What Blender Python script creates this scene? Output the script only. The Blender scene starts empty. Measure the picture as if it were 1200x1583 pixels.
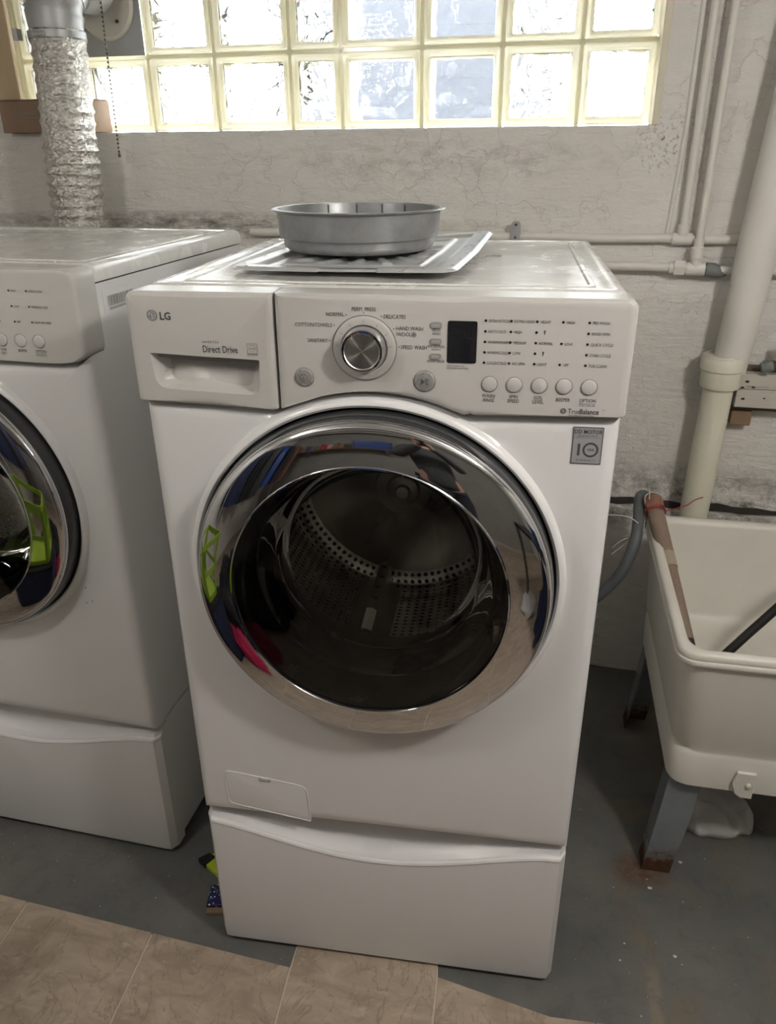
import bpy, bmesh, math, random
from math import sin, cos, pi, radians as rad
from mathutils import Vector, Matrix, noise
random.seed(7)
SC = bpy.context.scene
COL = SC.collection

# ------------------------------------------------------------------ camera
CAM = (0.181, -1.0365, 1.5207)
cd = bpy.data.cameras.new('camera'); cam = bpy.data.objects.new('camera', cd); COL.objects.link(cam)
cam.matrix_world = Matrix.Translation(CAM) @ Matrix.Rotation(0.1536, 4, 'Z') @ Matrix.Rotation(1.1327, 4, 'X') @ Matrix.Rotation(-0.0081, 4, 'Z')
cd.sensor_fit = 'VERTICAL'; cd.sensor_height = 24.0; cd.lens = 24.0*1194.57/1583.0; cd.clip_start = 0.02; cd.clip_end = 60
SC.camera = cam
# ------------------------------------------------------------------ world, lights, exposure
world = bpy.data.worlds.new('world'); SC.world = world; world.use_nodes = True
wn = world.node_tree; wn.nodes.clear()
wo = wn.nodes.new('ShaderNodeOutputWorld'); wb = wn.nodes.new('ShaderNodeBackground')
wb.inputs[0].default_value = (0.95, 0.97, 1.0, 1); wb.inputs[1].default_value = 24.0
wn.links.new(wb.outputs[0], wo.inputs[0])
def light(name, kind, loc, energy, color, **kw):
    d = bpy.data.lights.new(name, kind); d.energy = energy; d.color = color
    for k, v in kw.items(): setattr(d, k, v)
    o = bpy.data.objects.new(name, d); o.location = loc; COL.objects.link(o); return o
BULB = (-0.95, -0.80, 1.99)
BULB_W = 42          # radiance of the left globe lamp (the globes themselves light the room)
BULB2 = (1.0, -0.70, 1.99)
BULB2_W = 105
SC.view_settings.view_transform = 'Standard'; SC.view_settings.look = 'None'
SC.view_settings.exposure = 0.55; SC.view_settings.gamma = 1.0; SC.view_settings.use_curve_mapping = False

# ------------------------------------------------------------------ materials
class NT:
    def __init__(s, m): s.t = m.node_tree
    def n(s, t, **kw):
        x = s.t.nodes.new('ShaderNode'+t)
        for k, v in kw.items():
            if k.startswith('i_'):
                x.inputs[int(k[2:]) if k[2:].isdigit() else k[2:].replace('_', ' ')].default_value = v
            else: setattr(x, k, v)
        return x
    def l(s, a, b, ai=0, bi=0): s.t.links.new(a.outputs[ai], b.inputs[bi])
    def noise(s, vec, scale, detail=4, rough=.55, dist=0):
        x = s.n('TexNoise'); x.inputs['Scale'].default_value = scale; x.inputs['Detail'].default_value = detail
        x.inputs['Roughness'].default_value = rough; x.inputs['Distortion'].default_value = dist
        if vec: s.t.links.new(vec, x.inputs['Vector'])
        return x.outputs['Fac']
    def ramp(s, fac, stops):
        x = s.n('ValToRGB'); e = x.color_ramp.elements
        while len(e) < len(stops): e.new(.5)
        for i, (p, c) in enumerate(stops):
            e[i].position = p; e[i].color = (c, c, c, 1) if not isinstance(c, tuple) else (*c, 1)
        s.t.links.new(fac, x.inputs[0]); return x.outputs[0]
    def mix(s, f, a, b, mode='MIX'):
        x = s.n('MixRGB', blend_type=mode)
        for v, i in ((f, 0), (a, 1), (b, 2)):
            if isinstance(v, (int, float)): x.inputs[i].default_value = v if i == 0 else (v, v, v, 1)
            elif isinstance(v, tuple): x.inputs[i].default_value = (*v, 1)
            else: s.t.links.new(v, x.inputs[i])
        return x.outputs[0]
    def math(s, op, a, b=0):
        x = s.n('Math', operation=op)
        for v, i in ((a, 0), (b, 1)):
            if isinstance(v, (int, float)): x.inputs[i].default_value = v
            else: s.t.links.new(v, x.inputs[i])
        return x.outputs[0]
    def mapping(s, vec, sc=(1, 1, 1), loc=(0, 0, 0)):
        x = s.n('Mapping'); x.inputs['Scale'].default_value = sc; x.inputs['Location'].default_value = loc
        s.t.links.new(vec, x.inputs[0]); return x.outputs[0]
    def bump(s, h, strength, dist, bsdf):
        x = s.n('Bump'); x.inputs['Strength'].default_value = strength; x.inputs['Distance'].default_value = dist
        s.t.links.new(h, x.inputs['Height']); s.t.links.new(x.outputs[0], bsdf.inputs['Normal']); return x
def mat(name, color, rough=.5, metal=0, coat=0, **kw):
    m = bpy.data.materials.new(name); m.use_nodes = True
    b = m.node_tree.nodes['Principled BSDF']
    b.inputs['Base Color'].default_value = (*color, 1); b.inputs['Roughness'].default_value = rough
    b.inputs['Metallic'].default_value = metal; b.inputs['Coat Weight'].default_value = coat
    for k, v in kw.items(): b.inputs[k.replace('_', ' ')].default_value = v
    n = NT(m); n.b = b; tc = n.n('TexCoord'); n.obj = tc.outputs['Object']; n.uv = tc.outputs['UV']; n.gen = tc.outputs['Generated']
    m_nt[m.name] = n; return m
m_nt = {}
def nt(m): return m_nt[m.name]
def setc(n, c): n.t.links.new(c, n.b.inputs['Base Color'])
def setr(n, c): n.t.links.new(c, n.b.inputs['Roughness'])

WHITE = mat('white_enamel', (.72, .71, .70), .28, coat=.3, Coat_Roughness=.12)
n = nt(WHITE); setc(n, n.mix(n.ramp(n.noise(n.obj, 9, 3), [(.35, 0.), (.75, .25)]), (.76, .755, .75), (.71, .70, .69)))
PANELW = mat('panel_plastic', (.66, .645, .615), .32)
n = nt(PANELW); setc(n, n.mix(n.ramp(n.noise(n.obj, 20, 3), [(.4, 0.), (.8, .2)]), (.53, .515, .49), (.49, .475, .45)))
LIDW = mat('dusty_white_lid', (.76, .75, .73), .3, coat=.5, Coat_Roughness=.12)
n = nt(LIDW)
sw = n.ramp(n.noise(n.mapping(n.obj, (1.6, 4.5, 1.6)), 3.5, 8, .62, 1.8), [(.38, 0.), (.70, 1.)])
setc(n, n.mix(sw, (.77, .76, .73), (.69, .675, .64))); setr(n, n.ramp(n.noise(n.obj, 12, 6, .6), [(.35, .16), (.7, .34)]))
SEAM = mat('dark_seam', (.05, .05, .05), .8)
n = nt(SEAM); setr(n, n.noise(n.obj, 30))
GREYPL = mat('grey_plastic', (.33, .33, .325), .35)
n = nt(GREYPL); setc(n, n.mix(n.noise(n.obj, 40), (.33, .33, .325), (.29, .29, .285)))
SILVER = mat('silver_button', (.50, .49, .475), .28, .55)
n = nt(SILVER); setr(n, n.ramp(n.noise(n.obj, 60), [(.3, .22), (.7, .34)]))
INK = mat('dark_print', (.055, .055, .06), .5)
n = nt(INK); setc(n, n.mix(n.noise(n.obj, 90), (.05, .05, .055), (.08, .08, .085)))
INKG = mat('grey_print', (.2, .2, .2), .5)
n = nt(INKG); setc(n, n.mix(n.noise(n.obj, 90), (.2, .2, .2), (.26, .26, .26)))
DISP = mat('black_display', (.012, .013, .017), .08, coat=.6)
n = nt(DISP); setr(n, n.ramp(n.noise(n.obj, 30), [(.3, .05), (.7, .12)]))
CHROME = mat('door_chrome', (.62, .62, .63), .035, 1)
n = nt(CHROME); setr(n, n.ramp(n.noise(n.obj, 14, 5), [(.4, .02), (.8, .09)]))
DGREY = mat('door_dark_grey', (.028, .029, .031), .22, coat=.4)
n = nt(DGREY); setr(n, n.ramp(n.noise(n.obj, 14, 5), [(.4, .16), (.8, .35)]))
RUBBER = mat('grey_rubber', (.09, .095, .10), .45)
n = nt(RUBBER); setc(n, n.mix(n.noise(n.obj, 25), (.08, .085, .09), (.12, .125, .13)))
STEEL = mat('drum_steel', (.74, .72, .68), .33, .85)
n = nt(STEEL); n.bump(n.noise(n.mapping(n.obj, (1, 1, 1)), 18, 3), .35, .006, n.b)
PERF = mat('perforated_drum_steel', (.70, .68, .64), .25, 1)
n = nt(PERF)
br = n.n('TexVoronoi'); br.inputs['Scale'].default_value = 1; br.inputs['Randomness'].default_value = 0
n.t.links.new(n.mapping(n.uv, (96, 22, 1)), br.inputs['Vector'])
hole = n.ramp(br.outputs['Distance'], [(.22, 0.), (.30, 1.)])
setc(n, n.mix(hole, (.01, .01, .01), (.70, .68, .64))); n.bump(n.math('ADD', hole, n.math('MULTIPLY', n.noise(n.obj, 18, 3), .8)), .5, .004, n.b)
def glassy(name, tint, ior=1.5, tintw=0.0, rough=.0):
    m = bpy.data.materials.new(name); m.use_nodes = True; n = NT(m); m_nt[m.name] = n; n.t.nodes.clear()
    out = n.n('OutputMaterial'); tr = n.n('BsdfTransparent'); tr.inputs[0].default_value = (*tint, 1)
    gl = n.n('BsdfGlossy'); gl.inputs['Roughness'].default_value = rough
    fr = n.n('Fresnel'); fr.inputs[0].default_value = ior; mx = n.n('MixShader')
    tc = n.n('TexCoord')
    bp = n.n('Bump'); bp.inputs['Strength'].default_value = .03; bp.inputs['Distance'].default_value = .01
    n.t.links.new(n.noise(tc.outputs['Object'], 6, 2), bp.inputs['Height'])
    n.t.links.new(bp.outputs[0], gl.inputs['Normal'])
    n.l(fr, mx, 0, 0); n.l(tr, mx, 0, 1); n.l(gl, mx, 0, 2); n.l(mx, out); return m
SMOKED = glassy('smoked_door_glass', (.80, .79, .77), 1.5)
BOWLG = glassy('clear_bowl_glass', (.93, .94, .94), 1.4)

WALLM = mat('painted_masonry', (.55, .52, .47), .75)
n = nt(WALLM)
hz = n.noise(n.mapping(n.obj, (1.2, 1, 5.5)), 9, 8, .65, .6)
big = n.noise(n.obj, 2.2, 5, .6)
fine = n.noise(n.mapping(n.obj, (1, 1, 2.2)), 60, 6, .7)
c = n.mix(n.ramp(big, [(.3, 0.), (.7, 1.)]), (.74, .715, .665), (.84, .82, .78))
c = n.mix(n.ramp(hz, [(.56, 0.), (.72, .45)]), c, (.60, .57, .52))
spk = n.ramp(n.noise(n.mapping(n.obj, (1, 1, 1.2)), 34, 6, .75), [(.66, 0.), (.70, 1.)])
c = n.mix(n.math('MULTIPLY', spk, .55), c, (.14, .12, .10))
# grime at the lower right corner of the window
sp = n.n('SeparateXYZ'); n.t.links.new(n.obj, sp.inputs[0])
def blob(cx, cz, rx, rz):
    a = n.math('POWER', n.math('DIVIDE', n.math('SUBTRACT', sp.outputs[0], cx), rx), 2)
    b = n.math('POWER', n.math('DIVIDE', n.math('SUBTRACT', sp.outputs[2], cz), rz), 2)
    q = n.math('SUBTRACT', 1.0, n.math('ADD', a, b))
    return n.math('MAXIMUM', q, 0.0)
g1 = n.math('MULTIPLY', blob(.55, 1.53, .10, .09), n.ramp(n.noise(n.obj, 95, 5, .8), [(.54, 0.), (.62, 1.)]))
c = n.mix(n.math('MULTIPLY', g1, .9), c, (.13, .095, .07))
g2 = n.math('MULTIPLY', blob(.72, .60, .9, .12), n.ramp(n.noise(n.obj, 14, 6, .8), [(.42, 0.), (.62, 1.)]))
c = n.mix(g2, c, (.16, .15, .125))
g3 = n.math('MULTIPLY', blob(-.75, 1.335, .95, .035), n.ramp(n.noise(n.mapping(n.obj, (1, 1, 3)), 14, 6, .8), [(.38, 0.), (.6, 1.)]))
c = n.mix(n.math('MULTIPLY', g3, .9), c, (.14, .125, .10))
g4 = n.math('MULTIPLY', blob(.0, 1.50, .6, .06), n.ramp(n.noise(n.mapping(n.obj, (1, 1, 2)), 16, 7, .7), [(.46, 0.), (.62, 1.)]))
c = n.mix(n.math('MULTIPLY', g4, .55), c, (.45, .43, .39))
setc(n, c)
h = n.math('ADD', n.math('MULTIPLY', hz, .7), n.math('MULTIPLY', fine, .12))
h = n.math('ADD', h, n.math('MULTIPLY', n.noise(n.mapping(n.obj, (1, 1, 1.5)), 17, 5, .6, .8), .55))
crk = n.n('TexVoronoi', feature='DISTANCE_TO_EDGE'); crk.inputs['Scale'].default_value = 5
vd = n.n('VectorMath', operation='ADD'); n.t.links.new(n.obj, vd.inputs[0])
nc = n.n('TexNoise'); nc.inputs['Scale'].default_value = 9; nc.inputs['Detail'].default_value = 6; n.t.links.new(n.obj, nc.inputs['Vector'])
vs = n.n('VectorMath', operation='SCALE'); vs.inputs['Scale'].default_value = .35; n.t.links.new(nc.outputs['Color'], vs.inputs[0]); n.t.links.new(vs.outputs[0], vd.inputs[1]); n.t.links.new(vd.outputs[0], crk.inputs['Vector'])
h = n.math('ADD', h, n.math('MULTIPLY', n.ramp(crk.outputs['Distance'], [(0., 0.), (.012, 1.)]), .18))
h = n.math('ADD', h, n.math('MULTIPLY', big, 2.0)); n.bump(h, .7, .014, n.b)
OTHERW = mat('basement_paint', (.52, .50, .46), .8)
n = nt(OTHERW); setc(n, n.mix(n.noise(n.obj, 4, 6), (.68, .66, .62), (.76, .74, .70))); n.bump(n.noise(n.obj, 14, 6), .4, .01, n.b)
CREAM = mat('cream_painted_jamb', (.72, .66, .50), .6)
n = nt(CREAM); setc(n, n.mix(n.noise(n.obj, 12, 6), (.66, .60, .47), (.76, .71, .56))); n.bump(n.noise(n.obj, 30, 5), .3, .004, n.b)
REARW = mat('painted_shade_wall', (.3, .29, .27), .85)  # rear wall: shade put into the colour so the chrome ring mirrors a dim room
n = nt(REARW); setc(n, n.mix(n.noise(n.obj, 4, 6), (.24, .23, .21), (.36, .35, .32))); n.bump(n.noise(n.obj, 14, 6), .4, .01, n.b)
CEIL = mat('ceiling_white', (.60, .59, .56), .85)
n = nt(CEIL); setc(n, n.mix(n.noise(n.obj, 5, 5), (.70, .69, .66), (.78, .77, .75)))
CONC = mat('grey_painted_concrete', (.12, .125, .122), .6)
n = nt(CONC)
c = n.mix(n.ramp(n.noise(n.obj, 2.6, 7, .6), [(.32, 0.), (.68, 1.)]), (.085, .090, .088), (.150, .146, .132))
wear = n.ramp(n.noise(n.mapping(n.obj, (1, .7, 1), (3.1, 1.7, 0)), 7, 8, .7, .5), [(.50, 0.), (.60, 1.)])
sx = n.n('SeparateXYZ'); n.t.links.new(n.obj, sx.inputs[0])
rt = n.ramp(sx.outputs[0], [(.40, 0.), (.55, .8)])
c = n.mix(n.math('MULTIPLY', wear, rt), c, (.15, .125, .09))
c = n.mix(n.math('MULTIPLY', n.ramp(n.noise(n.obj, 150, 2, .5), [(.73, 0.), (.76, 1.)]), .7), c, (.42, .42, .41))
c = n.mix(n.math('MULTIPLY', n.ramp(n.noise(n.obj, 60, 4, .6), [(.68, 0.), (.73, 1.)]), .7), c, (.04, .035, .03))
st_ = n.math('ABSOLUTE', n.math('SUBTRACT', sx.outputs[0], n.math('ADD', .532, n.math('MULTIPLY', n.noise(n.obj, 9, 4), .03))))
sm_ = n.math('MULTIPLY', n.ramp(st_, [(.008, 1.), (.016, 0.)]), n.ramp(sx.outputs[1], [(.02, 1.), (.10, 0.)]))
sm_ = n.math('MULTIPLY', sm_, n.ramp(n.noise(n.obj, 30, 6, .7), [(.42, 0.), (.52, .8)]))
c = n.mix(sm_, c, (.22, .19, .14))
c = n.mix(n.math('MULTIPLY', n.ramp(n.noise(n.mapping(n.obj, (1, 1, 1), (7, 3, 0)), 14, 8, .7, 1), [(.52, 0.), (.66, 1.)]), .28), c, (.05, .048, .044))
# rust halo on the paint around the sink's front foot
a_ = n.math('POWER', n.math('DIVIDE', n.math('SUBTRACT', sx.outputs[0], .56), .075), 2)
b_ = n.math('POWER', n.math('DIVIDE', n.math('SUBTRACT', sx.outputs[1], .31), .06), 2)
rs = n.math('MAXIMUM', n.math('SUBTRACT', 1.0, n.math('ADD', a_, b_)), 0.0)
rs = n.math('MULTIPLY', rs, n.ramp(n.noise(n.obj, 45, 5, .7), [(.35, .2), (.6, 1.)]))
c = n.mix(rs, c, (.085, .038, .018))
setc(n, c); setr(n, n.ramp(n.noise(n.obj, 6, 5), [(.3, .42), (.7, .7)])); n.bump(n.noise(n.obj, 40, 7, .6), .25, .004, n.b)
TILE = mat('stone_look_tile', (.26, .19, .135), .42)
n = nt(TILE)
oi = n.n('ObjectInfo'); off = n.n('VectorMath', operation='MULTIPLY_ADD'); cmb = n.n('CombineXYZ')
for k in range(3): n.t.links.new(n.math('MULTIPLY', oi.outputs['Random'], 7.0+5*k), cmb.inputs[k])
n.t.links.new(n.obj, off.inputs[0]); off.inputs[1].default_value = (1, 1, 1); n.t.links.new(cmb.outputs[0], off.inputs[2])
v = off.outputs[0]
m1 = n.noise(n.mapping(v, (1.0, 1.9, 1)), 8, 9, .62, 1.1)
c = n.mix(n.ramp(m1, [(.34, 0.), (.66, 1.)]), (.30, .235, .178), (.46, .375, .29))
m2 = n.noise(n.mapping(v, (1.8, .8, 1)), 5, 5, .55, 1.8)
vein = n.ramp(n.math('ABSOLUTE', n.math('SUBTRACT', m2, .5)), [(.0, 1.), (.012, 0.)])
c = n.mix(n.math('MULTIPLY', vein, .55), c, (.20, .15, .11))
m3 = n.ramp(n.noise(n.mapping(v, (1.2, 2.4, 1)), 13, 8, .7, 2), [(.58, 0.), (.70, .7)])
c = n.mix(m3, c, (.54, .45, .36))
setc(n, c); n.bump(n.math('ADD', m1, n.math('MULTIPLY', vein, -.3)), .45, .004, n.b)
GROUT = mat('tan_grout', (.30, .24, .175), .8)
n = nt(GROUT); setc(n, n.mix(n.noise(n.obj, 50, 4), (.48, .41, .33), (.60, .52, .42)))

# glass block materials
RIM = bpy.data.materials.new('glass_block_rim'); RIM.use_nodes = True; n = NT(RIM); m_nt['glass_block_rim'] = n; n.t.nodes.clear()
o_ = n.n('OutputMaterial'); d_ = n.n('BsdfDiffuse'); t_ = n.n('BsdfTranslucent'); g_ = n.n('BsdfGlossy'); mx = n.n('MixShader'); mx2 = n.n('MixShader')
tc = n.n('TexCoord'); cc = n.mix(n.noise(tc.outputs['Object'], 9, 5), (.84, .81, .66), (.87, .86, .78))
n.t.links.new(cc, d_.inputs[0]); n.t.links.new(cc, t_.inputs[0]); g_.inputs['Roughness'].default_value = .15
mx.inputs[0].default_value = .55; n.l(d_, mx, 0, 1); n.l(t_, mx, 0, 2); mx2.inputs[0].default_value = .06; n.l(mx, mx2, 0, 1); n.l(g_, mx2, 0, 2); n.l(mx2, o_)
def pane_mat(name, scale, strength, tint, transp, fine):
    m = bpy.data.materials.new(name); m.use_nodes = True; n = NT(m); m_nt[name] = n; n.t.nodes.clear()
    o_ = n.n('OutputMaterial'); r_ = n.n('BsdfRefraction'); r_.inputs['IOR'].default_value = 1.45; r_.inputs['Roughness'].default_value = .07
    r_.inputs[0].default_value = (*tint, 1)
    t_ = n.n('BsdfTransparent'); t_.inputs[0].default_value = (*tint, 1); g_ = n.n('BsdfGlossy'); g_.inputs['Roughness'].default_value = .03
    tc = n.n('TexCoord'); bp = n.n('Bump'); bp.inputs['Strength'].default_value = strength; bp.inputs['Distance'].default_value = .07
    n.t.links.new(n.math('ADD', n.noise(tc.outputs['Object'], scale, 2, .5, 1.2), n.math('MULTIPLY', n.noise(tc.outputs['Object'], scale*5, 2, .5, 2), fine)), bp.inputs['Height'])
    for x in (r_, g_): n.t.links.new(bp.outputs[0], x.inputs['Normal'])
    mx = n.n('MixShader'); mx.inputs[0].default_value = transp; n.l(r_, mx, 0, 1); n.l(t_, mx, 0, 2)
    m2 = n.n('MixShader'); m2.inputs[0].default_value = .05; n.l(mx, m2, 0, 1); n.l(g_, m2, 0, 2); n.l(m2, o_); return m
PANE = pane_mat('wavy_glass', 9, 1.0, (.97, .98, .97), .19, .03)
PANE_F = pane_mat('fine_wavy_glass', 24, .05, (.94, .96, .98), .3, .4)
GALV = mat('galvanised_sheet', (.60, .62, .63), .34, .45)
n = nt(GALV)
vz = n.n('TexVoronoi'); vz.inputs['Scale'].default_value = 45; n.t.links.new(n.obj, vz.inputs['Vector'])
setc(n, n.mix(n.ramp(n.noise(n.obj, 16, 6), [(.3, 0.), (.7, 1.)]), (.56, .58, .585), (.70, .71, .71)))
setr(n, n.ramp(n.noise(n.obj, 30, 5), [(.3, .27), (.7, .45)]))
PANM = mat('dull_zinc_pan', (.36, .37, .37), .42, .45)
n = nt(PANM); setc(n, n.mix(n.ramp(n.noise(n.obj, 22, 6, .7), [(.4, 0.), (.7, 1.)]), (.25, .26, .265), (.34, .34, .335))); setr(n, n.ramp(n.noise(n.obj, 30, 5), [(.3, .33), (.7, .5)]))
FOIL = mat('crinkled_foil', (.80, .78, .75), .18, 1)
n = nt(FOIL)
fo = n.n('TexVoronoi'); fo.inputs['Scale'].default_value = 85; n.t.links.new(n.obj, fo.inputs['Vector'])
n.bump(n.math('ADD', n.noise(n.obj, 90, 5, .7, 1), fo.outputs['Distance']), .9, .006, n.b)
SHEET = mat('grey_sheet_metal', (.40, .41, .415), .45, .5)
n = nt(SHEET); setc(n, n.mix(n.noise(n.obj, 9, 5), (.36, .37, .38), (.46, .47, .47)))
PIPEP = mat('painted_pipe', (.57, .55, .50), .5)
n = nt(PIPEP); setc(n, n.mix(n.ramp(n.noise(n.obj, 30, 7, .75), [(.66, 0.), (.7, 1.)]), n.mix(n.noise(n.obj, 4, 4), (.68, .66, .60), (.76, .74, .69)), (.2, .17, .13))); n.bump(n.noise(n.obj, 35, 5), .35, .004, n.b)
PIPEY = mat('yellowed_painted_pipe', (.60, .57, .44), .45)
n = nt(PIPEY); setc(n, n.mix(n.ramp(n.noise(n.obj, 5, 5), [(.35, 0.), (.65, 1.)]), (.70, .68, .60), (.76, .74, .58))); n.bump(n.noise(n.obj, 30, 5), .3, .004, n.b)
PATCH = mat('grey_putty', (.17, .19, .185), .6)
n = nt(PATCH); setc(n, n.mix(n.noise(n.obj, 50, 5), (.12, .13, .13), (.24, .26, .25)))
GAPM = mat('black_grime', (.02, .018, .016), .9)
n = nt(GAPM); setc(n, n.mix(n.noise(n.obj, 25, 6), (.012, .011, .01), (.06, .053, .045)))
TUB = mat('cream_plastic_tub', (.60, .575, .51), .42)
n = nt(TUB); setc(n, n.mix(n.ramp(n.noise(n.obj, 5, 6), [(.35, 0.), (.7, 1.)]), (.72, .695, .63), (.66, .635, .57))); n.bump(n.noise(n.obj, 60, 3), .06, .003, n.b)
LEG = mat('galvanised_rusty_leg', (.3, .32, .33), .45, .35)
n = nt(LEG); sl = n.n('SeparateXYZ'); n.t.links.new(n.obj, sl.inputs[0])
ru = n.math('ADD', n.math('MULTIPLY', sl.outputs[2], -10), n.math('MULTIPLY', n.noise(n.obj, 30, 6, .7), 1.6))
rf = n.ramp(ru, [(.0, 0.), (.55, 1.)])
n.t.links.new(rf, n.b.inputs['Roughness'])
setc(n, n.mix(rf, n.mix(n.noise(n.obj, 30, 4), (.22, .24, .25), (.30, .32, .33)), n.mix(n.noise(n.obj, 70, 5), (.05, .022, .012), (.14, .065, .03))))
TERRA = mat('brown_handle', (.22, .16, .12), .65)
n = nt(TERRA); setc(n, n.mix(n.noise(n.mapping(n.obj, (8, 8, 1)), 12, 4), (.19, .14, .105), (.27, .20, .15)))
TERRAR = mat('reddish_rag', (.25, .125, .09), .8)
n = nt(TERRAR); n.bump(n.noise(n.obj, 60, 4), .6, .004, n.b)
TAPE = mat('tan_tape', (.36, .30, .22), .5)
n = nt(TAPE); setc(n, n.mix(n.noise(n.obj, 40), (.33, .27, .2), (.39, .33, .25)))
BLACKR = mat('black_hose', (.012, .012, .012), .45)
n = nt(BLACKR); setr(n, n.ramp(n.noise(n.obj, 40), [(.3, .35), (.7, .6)]))
GREYH = mat('grey_hose', (.16, .18, .19), .5)
n = nt(GREYH); setc(n, n.mix(n.noise(n.obj, 30), (.075, .085, .092), (.12, .13, .14)))
WIREW = mat('white_wire', (.58, .56, .5), .5); n = nt(WIREW); setc(n, n.mix(n.noise(n.obj, 30), (.55, .53, .47), (.62, .6, .55)))
WIRER = mat('red_wire', (.28, .03, .02), .45); n = nt(WIRER); setc(n, n.mix(n.noise(n.obj, 30), (.25, .025, .018), (.33, .04, .03)))
WOODP = mat('white_painted_wood', (.52, .50, .44), .65)
n = nt(WOODP); wg = n.noise(n.mapping(n.obj, (1, 1, 14)), 9, 6, .7); setc(n, n.mix(n.ramp(wg, [(.62, 0.), (.68, 1.)]), (.52, .50, .44), (.16, .12, .08))); n.bump(wg, .4, .003, n.b)
WOODD = mat('dark_old_wood', (.11, .085, .065), .8)
n = nt(WOODD); setc(n, n.mix(n.noise(n.mapping(n.obj, (1, 1, 10)), 9, 6), (.075, .06, .045), (.16, .125, .095)))
WOODB = mat('brown_wood_block', (.24, .15, .085), .75)
n = nt(WOODB); setc(n, n.mix(n.noise(n.mapping(n.obj, (2, 1, 10)), 12, 6), (.20, .125, .07), (.29, .19, .115)))
WOODT = mat('tan_board', (.55, .42, .26), .6)
n = nt(WOODT); setc(n, n.mix(n.noise(n.mapping(n.obj, (8, 8, 1)), 6, 6, .6, .5), (.50, .38, .23), (.62, .49, .32)))
CARD = mat('brown_cardboard', (.26, .175, .115), .8)
n = nt(CARD); setc(n, n.mix(n.noise(n.mapping(n.obj, (40, 40, 3)), 4, 3), (.235, .16, .105), (.28, .19, .13)))
CLOTH = mat('white_cloth', (.56, .55, .53), .9)
n = nt(CLOTH); n.bump(n.noise(n.obj, 220, 3), .3, .002, n.b)
LIME = mat('lime_wrapper', (.48, .62, .03), .4); n = nt(LIME); n.bump(n.noise(n.obj, 40, 4), .5, .004, n.b)
PURP = mat('patterned_wrapper', (.03, .02, .16), .4)
n = nt(PURP); vv = n.n('TexVoronoi'); vv.inputs['Scale'].default_value = 150; n.t.links.new(n.obj, vv.inputs['Vector'])
setc(n, n.mix(n.ramp(vv.outputs['Distance'], [(.22, 1.), (.34, 0.)]), (.02, .014, .12), vv.outputs['Color']))
CHAINM = mat('dark_bead_chain', (.14, .13, .12), .35, .8); n = nt(CHAINM); setr(n, n.noise(n.obj, 50))
RUST = mat('rusty_iron', (.09, .05, .04), .7, .3)
n = nt(RUST); setc(n, n.mix(n.noise(n.obj, 40, 5), (.05, .035, .03), (.14, .075, .055)))
LABELW = mat('white_label', (.66, .66, .64), .5); n = nt(LABELW); setc(n, n.mix(n.noise(n.obj, 50), (.64, .64, .62), (.69, .69, .67)))
LABELG = mat('silver_label', (.42, .42, .43), .35, .3); n = nt(LABELG); setc(n, n.mix(n.noise(n.obj, 50), (.40, .40, .41), (.45, .45, .46)))
PAINTCHIP = mat('white_paint_drip', (.6, .6, .57), .6); n = nt(PAINTCHIP); setc(n, n.mix(n.noise(n.obj, 50), (.5, .5, .47), (.66, .66, .63)))
GREENB = mat('lime_plastic_basket', (.28, .42, .03), .4); n = nt(GREENB); setc(n, n.mix(n.noise(n.obj, 6), (.26, .40, .03), (.32, .46, .04)))
NAVY = mat('navy_fabric', (.015, .022, .06), .9); n = nt(NAVY); n.bump(n.noise(n.obj, 14, 4), .8, .03, n.b)
BLACKF = mat('black_fabric', (.012, .012, .014), .9); n = nt(BLACKF); n.bump(n.noise(n.obj, 14, 4), .8, .03, n.b)
PINK = mat('pink_fabric', (.5, .02, .09), .85); n = nt(PINK); n.bump(n.noise(n.obj, 18, 4), .8, .03, n.b)
BLUEP = mat('blue_plastic', (.02, .06, .25), .35); n = nt(BLUEP); setc(n, n.mix(n.noise(n.obj, 6), (.02, .05, .22), (.03, .08, .3)))
JACKET = mat('dark_grey_jacket', (.045, .048, .05), .85); n = nt(JACKET); n.bump(n.noise(n.obj, 16, 4), .7, .02, n.b)
JEANS = mat('dark_trousers', (.03, .035, .05), .9); n = nt(JEANS); n.bump(n.noise(n.obj, 40, 4), .4, .01, n.b)
SKIN = mat('skin', (.45, .26, .19), .5); n = nt(SKIN); setc(n, n.mix(n.noise(n.obj, 20), (.42, .24, .17), (.50, .30, .22)))
HAIR = mat('brown_hair', (.05, .03, .02), .6); n = nt(HAIR); n.bump(n.noise(n.mapping(n.obj, (20, 20, 2)), 8), .8, .01, n.b)
PORC = mat('porcelain', (.65, .64, .6), .3); n = nt(PORC); setr(n, n.ramp(n.noise(n.obj, 40), [(.3, .25), (.7, .4)]))
def emitter(name, strength):
    m = bpy.data.materials.new(name); m.use_nodes = True; n = NT(m); n.t.nodes.clear()
    e_ = n.n('Emission'); o_ = n.n('OutputMaterial'); e_.inputs[1].default_value = strength; n.l(e_, o_)
    e_.inputs[0].default_value = (1, .955, .90, 1); return m
SIDING = mat('grey_house_siding', (.055, .06, .07), .8)
n = nt(SIDING); setc(n, n.mix(n.noise(n.mapping(n.obj, (1, 1, 9)), 3, 3), (.020, .022, .025), (.026, .028, .032)))
GRASS = mat('outdoor_ground', (.10, .12, .06), .9); n = nt(GRASS); setc(n, n.mix(n.noise(n.obj, 3, 6), (.018, .022, .018), (.035, .036, .03)))

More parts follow.
